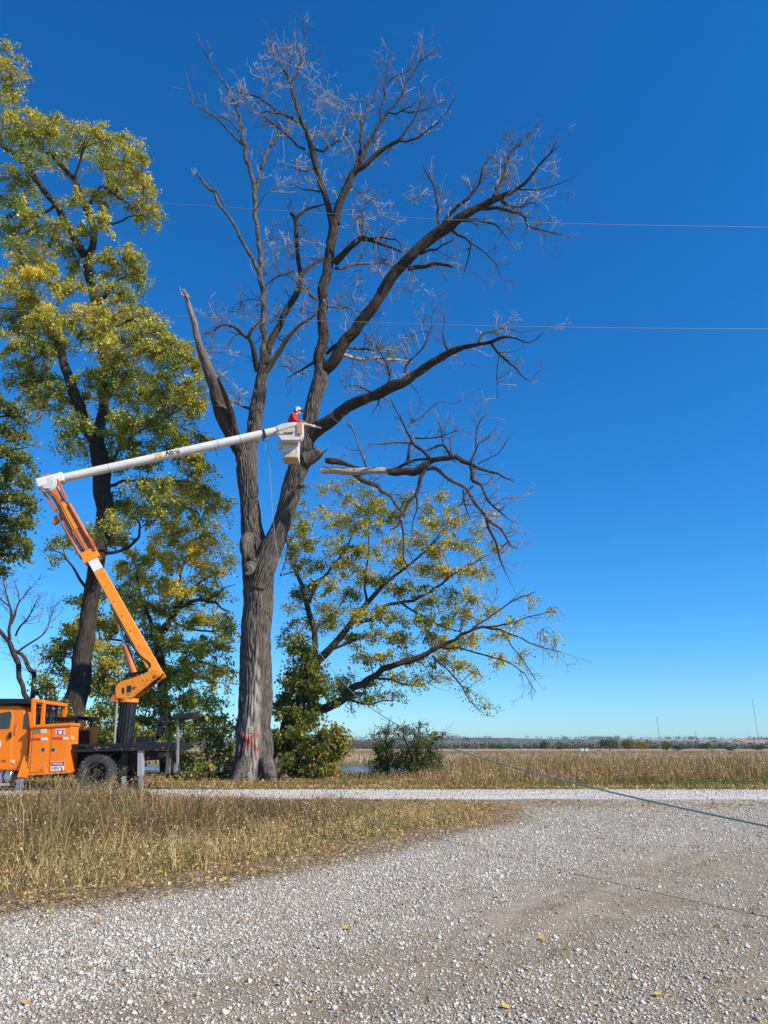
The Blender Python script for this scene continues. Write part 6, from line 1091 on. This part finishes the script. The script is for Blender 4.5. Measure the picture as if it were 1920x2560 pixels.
for s, n in ((-1, 'l'), (1, 'r')):
    j('sh' + n, 0.02, s * 0.19, top + 0.33, 0.10, 'shoulders'); j('el' + n, 0.08, s * 0.25, top + 0.08, 0.06, 'sh' + n); j('wr' + n, 0.28, s * 0.12 - 0.1, top + 0.06, 0.038, 'el' + n); j('pa' + n, 0.35, s * 0.09 - 0.12, top + 0.06, 0.036, 'wr' + n)
    for q in range(4): j(f'f{q}a' + n, 0.41, s * 0.09 - 0.155 + 0.022 * q, top + 0.075, 0.0095, 'pa' + n); j(f'f{q}b' + n, 0.445 - 0.006 * abs(q - 1), s * 0.09 - 0.155 + 0.022 * q, top + 0.045, 0.009, f'f{q}a' + n); j(f'f{q}c' + n, 0.43 - 0.006 * abs(q - 1), s * 0.09 - 0.155 + 0.022 * q, top + 0.02, 0.008, f'f{q}b' + n)
    j('ta' + n, 0.37, s * 0.09 - 0.12 - s * 0.04, top + 0.05, 0.011, 'pa' + n); j('tb' + n, 0.40, s * 0.09 - 0.12 - s * 0.055, top + 0.03, 0.009, 'ta' + n)
    j('hi' + n, -0.05, s * 0.09, 0.90, 0.105, 'pelvis'); j('kn' + n, 0.02, s * 0.10, 0.48, 0.07, 'hi' + n); j('an' + n, -0.03, s * 0.10, 0.10, 0.048, 'kn' + n); j('to' + n, 0.13, s * 0.11, 0.05, 0.045, 'an' + n)
me = bpy.data.meshes.new('body'); me.from_pydata(VS, ES, []); tmp = bpy.data.objects.new('body_tmp', me); COL.objects.link(tmp)
sk = tmp.modifiers.new('skin', 'SKIN'); sk.use_smooth_shade = True
for i, r in enumerate(RS): me.skin_vertices[0].data[i].radius = (r, r)
me.skin_vertices[0].data[0].use_root = True
tmp.modifiers.new('sub', 'SUBSURF').levels = 2; tmp.modifiers['sub'].render_levels = 2
bpy.context.view_layer.update(); bm_ = bpy.data.meshes.new_from_object(tmp.evaluated_get(bpy.context.evaluated_depsgraph_get())); bpy.data.objects.remove(tmp)
for k in ('skin', 'jacket', 'trousers', 'rubber'): bm_.materials.append(M[k])
for p_ in bm_.polygons:
    c = p_.center; z = c.z - fz; x = c.x - cx; p_.use_smooth = True
    p_.material_index = 3 if z < 0.16 else 2 if z < 1.02 else (0 if (z > top + 0.425 or (x > 0.30 and z < top + 0.2)) else 1)
part('body', bm_, None, per)
def ell(c, r, n=14, zcut=None):
    me = bpy.data.meshes.new('e'); bm = bmesh.new(); bmesh.ops.create_uvsphere(bm, u_segments=n * 2, v_segments=n, radius=1.0)
    if zcut is not None: bmesh.ops.bisect_plane(bm, geom=bm.verts[:] + bm.edges[:] + bm.faces[:], plane_co=(0, 0, zcut), plane_no=(0, 0, 1), clear_inner=True)
    bmesh.ops.scale(bm, vec=r, verts=bm.verts); bmesh.ops.rotate(bm, cent=(0, 0, 0), matrix=Matrix.Rotation(math.radians(18), 3, 'Y'), verts=bm.verts); bmesh.ops.translate(bm, vec=c, verts=bm.verts); bm.to_mesh(me); bm.free()
    for p_ in me.polygons: p_.use_smooth = True
    return me
hc_ = W(0.14, 0, top + 0.615)
hm = part('helmet', ell(hc_, (0.145, 0.125, 0.135), zcut=-0.05), M['helmet'], per); sol = hm.modifiers.new('s', 'SOLIDIFY'); sol.thickness = 0.012
b = MB(); b.hexa([Vector(hc_) + Vector(v) for v in ((0.09, -.09, .0), (.23, -.06, -.06), (.23, .06, -.06), (.09, .09, .0), (.09, -.09, .025), (.23, -.06, -.042), (.23, .06, -.042), (.09, .09, .025))]); bevel(part('peak', b.mesh(), M['hair'], hm), 0.008)
for s in (-1, 1): e = Vector(W(0.13, s * 0.105, top + 0.555)); part('ear_muff', MB().cyl(e, e + Vector((0, s * 0.055, 0)), 0.052, 18).mesh('e', True), M['signwhite'], per)
part('hair', ell(W(0.11, 0, top + 0.58), (0.10, 0.1, 0.11), 10), M['hair'], per)
for s in (-1, 1): part('eye', ell(W(0.236, s * 0.034, top + 0.575), (0.012, 0.013, 0.012), 6), M['ink'], per)
part('mouth', MB().box(cx + .245, cx + .252, Wy - .022, Wy + .022, fz + top + .508, fz + top + .515).mesh(), M['signred'], per)
part('beard', ell(W(0.20, 0, top + 0.495), (0.05, 0.055, 0.035), 8), M['signwhite'], per, label='pale beard on the chin')
# the saw he holds, its bar reaching out to the limb
p0 = np.array(W(0.25, -0.15, top + 0.045)); p1 = at(803, 1070, YB - 0.15); d = p1 - p0; Ln = np.linalg.norm(d); u_ = d / Ln
saw = thing('pole_saw', 'pale pole saw held out from the bucket towards the trunk', 'saw', tuple(p0))
tp('saw_body', MB().beam(p0 - u_ * 0.1, p0 + u_ * 0.24, 0.14, 0.12, w1=0.12, h1=0.11), 'cream', saw, 0.03); tp('saw_shaft', MB().cyl(p0 + u_ * 0.24, p0 + u_ * Ln * 0.62, 0.036, 14), 'white', saw, 0, True); tp('shaft_collar', MB().cyl(p0 + u_ * Ln * 0.5, p0 + u_ * Ln * 0.56, 0.052, 14), 'cream', saw, 0.01); tp('saw_head', MB().beam(p0 + u_ * Ln * 0.6, p0 + u_ * Ln * 0.72, 0.09, 0.09), 'white', saw, 0.02); tp('guide_bar', MB().beam(p0 + u_ * Ln * 0.72, p1, 0.02, 0.075, w1=0.02, h1=0.05), 'alu', saw, 0.006)

# ------------------------------------------------------------------ rope, overhead cables
def line_thing(name, label, cat_, pts, r, mat, n=6, step=0.25, group=None):
    C = cat(np.array([np.append(at(*p), r) for p in pts]), step); t = Tubes(); t.add(C[:, :3], C[:, 3], n); return single(name, t.mesh(name), M[mat], label, cat_, tuple(C[0, :3]), group)
ROPE = [(668, 1096, 23.2), (672, 1150, 23.2), (677, 1210, 23.1), (683, 1300, 22.9), (693, 1380, 22.5), (707, 1440, 22.1), (735, 1520, 21.3), (790, 1618, 19.8), (850, 1697, 17.9), (905, 1752, 16.2), (960, 1792, 14.8), (1030, 1831, 13.2), (1120, 1867, 11.5), (1250, 1909, 9.9), (1400, 1948, 8.5), (1560, 1988, 7.4), (1750, 2030, 6.5), (1920, 2066, 5.9), (2150, 2112, 5.3), (2600, 2200, 4.6), (3600, 2380, 3.9)]
line_thing('rope', 'pale green rope sagging from the boom tip down across the gravel', 'rope', ROPE, 0.0082, 'rope', 8, 0.12)
line_thing('rope_tail', 'short loose rope end hanging at the boom tip strap', 'rope', [(665, 1094, 23.15), (666, 1108, 23.1), (663, 1122, 23.1), (662, 1126, 23.1)], 0.008, 'rope', 6, 0.05)
line_thing('power_line', 'upper overhead cable crossing the sky behind the forked crown', 'cable', [(-500, 445, 15), (0, 482, 15), (415, 509, 15), (960, 541, 15), (1400, 558, 15), (1920, 568, 15), (2600, 572, 15)], 0.007, 'wire', 5, 1.0, 'overhead cables')
line_thing('power_line', 'lower overhead cable crossing the sky at mid height', 'cable', [(-500, 765, 15), (0, 775, 15), (415, 789, 15), (960, 807, 15), (1400, 818, 15), (1920, 822, 15), (2600, 823, 15)], 0.007, 'wire', 5, 1.0, 'overhead cables')

# ------------------------------------------------------------------ far poles, masts, houses, boxes
for k, (px, py, Y, lab) in enumerate([(1549, 1838, 400, 'wooden utility pole beside the broad green far tree'), (1150, 1838, 420, 'tall utility pole standing left of centre on the horizon'), (1197, 1852, 480, 'short pole right of the tall left horizon pole'), (1304, 1857, 520, 'low pole left of the middle tree clump'), (928, 1850, 430, 'pole half hidden behind the left juniper'), (1487, 1857, 510, 'small pole left of the broad green far tree')]):
    b = at(px, 1868, Y); t_ = at(px, py, Y)[2]; u = thing('utility_pole', lab, 'pole', (b[0], Y, 0), 'utility poles along the horizon'); part('post', MB().cyl((b[0], Y, 0), (b[0], Y, t_), 0.22, 8, 0.16).mesh(), M['pole'], u); part('crossarm', MB().box(b[0] - 1.2, b[0] + 1.2, Y - 0.08, Y + 0.08, t_ - 0.75, t_ - 0.55).mesh(), M['pole'], u)
for px0, px, py, Y, lab in [(1649, 1643, 1791, 760, 'thin radio mast rising from the far hill'), (1741, 1737, 1826, 800, 'short lattice tower above the hillside houses'), (1897, 1881, 1746, 700, 'tallest thin radio mast near the right picture edge')]:
    b = at(px0, 1855, Y); t_ = at(px, py, Y); u = thing('radio_mast', lab, 'mast', (b[0], Y, b[2]), 'radio masts on the horizon'); w = 0.28; hgt = t_[2]; zb = 0.0
    for sx, sy in ((-w, -w), (w, -w), (0, w)): part('mast_leg', MB().cyl((b[0] + sx, Y + sy, zb), (b[0] + sx, Y + sy, hgt), 0.07, 5).mesh(), M['mast'], u)
    nb = 14; m = MB()
    for i in range(nb): z_ = zb + (hgt - zb) * i / nb; z2 = zb + (hgt - zb) * (i + 1) / nb; m.beam((b[0] - w, Y - w, z_), (b[0] + w, Y - w, z2), 0.06, 0.06); m.beam((b[0] + w, Y - w, z_), (b[0], Y + w, z2), 0.06, 0.06)
    part('lattice', m.mesh(), M['mast'], u)
for px, py, Y, w, hgt, wall, lab in [(1700, 1861, 1150, 16, 6, 'signwhite', 'white farmhouse on the hillside left of the lattice tower'), (1757, 1858, 1250, 12, 5, 'signtan', 'tan farmhouse on the hillside right of the lattice tower')]:
    b = at(px, py, Y); zg = hill_z(np.array([b[0]]), np.array([Y]))[0]; u = thing('farmhouse', lab, 'house', (b[0], Y, zg), 'houses on the far hillside')
    part('wall', MB().box(b[0] - w / 2, b[0] + w / 2, Y, Y + 9, zg - 1, zg + hgt * 0.6).mesh(), M[wall], u); part('roof', MB().add([(b[0] - w / 2 - .5, Y - .5, zg + hgt * .6), (b[0] + w / 2 + .5, Y - .5, zg + hgt * .6), (b[0] + w / 2 + .5, Y + 9.5, zg + hgt * .6), (b[0] - w / 2 - .5, Y + 9.5, zg + hgt * .6), (b[0] - w / 2 - .5, Y + 4.5, zg + hgt), (b[0] + w / 2 + .5, Y + 4.5, zg + hgt)], [(0, 1, 5, 4), (2, 3, 4, 5), (1, 2, 5), (3, 0, 4), (3, 2, 1, 0)]).mesh(), M['grey'], u)
    for i in range(3): x = b[0] - w / 3 + i * w / 3; part('window', MB().box(x - 0.7, x + 0.7, Y - 0.06, Y + 0.02, zg + 0.9, zg + 2.3).mesh(), M['ink'], u)
for k, (px, w, lab) in enumerate([(1458, 1.3, 'left small white box out in the brown field'), (1466, 1.0, 'right small white box out in the brown field')]):
    b = ground_at(px, 1879.5); x, y = b[0], b[1]; m = MB(); m.box(x - w / 2, x + w / 2, y, y + w, 0.15, 0.75).box(x - w / 2 - .06, x + w / 2 + .06, y - .06, y + w + .06, 0.752, 0.84)
    for a_ in (-1, 1): m.box(x + a_ * w * .4 - .06, x + a_ * w * .4 + .06, y + .1, y + w - .1, 0, 0.148)
    bevel(single('white_box', m.mesh(), M['signwhite'], lab, 'box', (x, y, 0), 'white boxes in the field'), 0.02)

# ------------------------------------------------------------------ sawdust in the air, single leaves on the gravel
rg = np.random.default_rng(3); n = 6000; t = rg.random(n) ** 0.7; px = 800 + 70 * t + rg.normal(0, 22, n) * (0.4 + t * 1.3); py = 1105 + 230 * t + rg.normal(0, 22, n) * (0.4 + t)
pos = np.array([at(a, b, 25.2 + c) for a, b, c in zip(px, py, rg.normal(0, 0.5, n))]); V, q, c = flakes(pos, rg.uniform(0.005, 0.016, n), np.array([[0.72, 0.58, 0.40]]) * rg.uniform(0.8, 1.2, (n, 1)), rg)
part('sawdust', fast_mesh('sawdust', V, q, None, c), M['grass'], kind='stuff', label='sawdust drifting down from the fresh cut')
dust = ell(tuple(at(838, 1185, 25.2)), (0.62, 0.5, 1.25), 12)
dm_ = bpy.data.materials.new('sawdust_cloud'); dm_.use_nodes = True; dn = dm_.node_tree; dn.nodes.clear(); dv = dn.nodes.new('ShaderNodeVolumePrincipled'); do_ = dn.nodes.new('ShaderNodeOutputMaterial'); dv.inputs['Color'].default_value = (0.92, 0.82, 0.70, 1); dv.inputs['Density'].default_value = 0.05; dn.links.new(dv.outputs[0], do_.inputs['Volume'])
part('sawdust_cloud', dust, dm_, kind='stuff', label='faint haze of sawdust hanging by the fresh cut')
def fallen_leaf_mesh(seed, col):
    rg = np.random.default_rng(seed); bm = bmesh.new(); n = 12; out = []
    for i in range(n):
        a = 2 * math.pi * i / n; r = 0.5 * (1 + 0.25 * math.cos(a)) * (1 - 0.35 * (abs(math.sin(a)) ** 3 if math.cos(a) > 0 else 0)); out.append(bm.verts.new((r * math.cos(a) * 1.1, r * math.sin(a), 0.10 * abs(math.sin(a)) + rg.normal(0, 0.03) + 0.05)))
    c = bm.verts.new((0.05, 0, 0.03))
    for i in range(n): bm.faces.new((c, out[i], out[(i + 1) % n]))
    s = [bm.verts.new(v) for v in ((-0.45, 0.015, 0.05), (-0.45, -0.015, 0.05), (-0.95, -0.015, 0.1), (-0.95, 0.015, 0.1))]; bm.faces.new(s)
    me = bpy.data.meshes.new('fallen_leaf'); bm.to_mesh(me); bm.free(); me.materials.append(paint(f'fallen_leaf_{seed}', col, 0.6, dirt=0.35, dc=tuple(x * 0.5 for x in col), scale=4)); return me
LM = [fallen_leaf_mesh(i, c) for i, c in enumerate([(0.66, 0.46, 0.04), (0.60, 0.38, 0.07), (0.45, 0.20, 0.05), (0.58, 0.44, 0.20)])]
SPOTS = [(560, 2210, 0, .085), (745, 2172, 0, .08), (718, 2180, 0, .06), (865, 2335, 0, .06), (800, 2382, 1, .05), (1245, 2252, 1, .06), (1260, 2265, 3, .07), (600, 2318, 2, .05), (820, 2240, 1, .05), (430, 2400, 2, .04), (60, 2530, 1, .05), (700, 2478, 1, .04), (785, 2520, 2, .05), (1355, 2360, 1, .05), (1320, 2440, 3, .05), (1650, 2507, 0, .045), (1265, 2478, 3, .04), (1262, 2538, 1, .045), (1795, 2330, 1, .05), (1700, 2215, 3, .06), (1560, 2250, 3, .05), (1820, 2138, 3, .07), (1740, 2072, 1, .07), (1080, 2230, 3, .05), (1120, 2195, 1, .05), (1580, 2008, 0, .1), (245, 2320, 2, .05), (520, 2390, 3, .045), (990, 2275, 3, .04), (1170, 2336, 3, .045), (230, 2228, 3, .06), (400, 2190, 0, .06), (620, 2150, 1, .07), (1500, 2100, 1, .06)]
names = {0: 'yellow', 1: 'amber', 2: 'russet', 3: 'tan'}
ORD = 'first second third fourth fifth sixth seventh eighth ninth tenth eleventh twelfth thirteenth'.split(); rank = {}
for kk in range(4):
    for i, sp in enumerate(sorted([s_ for s_ in SPOTS if s_[2] == kk])): rank[sp] = ORD[i]
for i, (px, py, k, s) in enumerate(SPOTS):
    g = ground_at(px, py); o = bpy.data.objects.new('fallen_leaf', LM[k]); COL.objects.link(o); o.location = (g[0], g[1], 0.036); o.rotation_euler = (rg.normal(0, 0.15), rg.normal(0, 0.15), rg.uniform(0, 6.28)); o.scale = (s * 0.78,) * 3
    o['label'] = f'{names[k]} leaf fallen on the driveway, {rank[(px, py, k, s)]} {names[k]} one from the left'; o['category'] = 'leaf'; o['group'] = f'{names[k]} leaves fallen on the driveway'

# ------------------------------------------------------------------ the air
HZ = MB().box(-4200, 4200, -60, 3600, -3, 46)
hz_m = bpy.data.materials.new('thin_haze'); hz_m.use_nodes = True; hn_ = hz_m.node_tree; hn_.nodes.clear(); pv = hn_.nodes.new('ShaderNodeVolumePrincipled'); ho = hn_.nodes.new('ShaderNodeOutputMaterial')
pv.inputs['Color'].default_value = (0.58, 0.78, 1.0, 1); pv.inputs['Density'].default_value = 0.00013; pv.inputs['Anisotropy'].default_value = 0.2; hn_.links.new(pv.outputs[0], ho.inputs['Volume'])
part('haze', HZ.mesh('haze'), hz_m, kind='stuff')
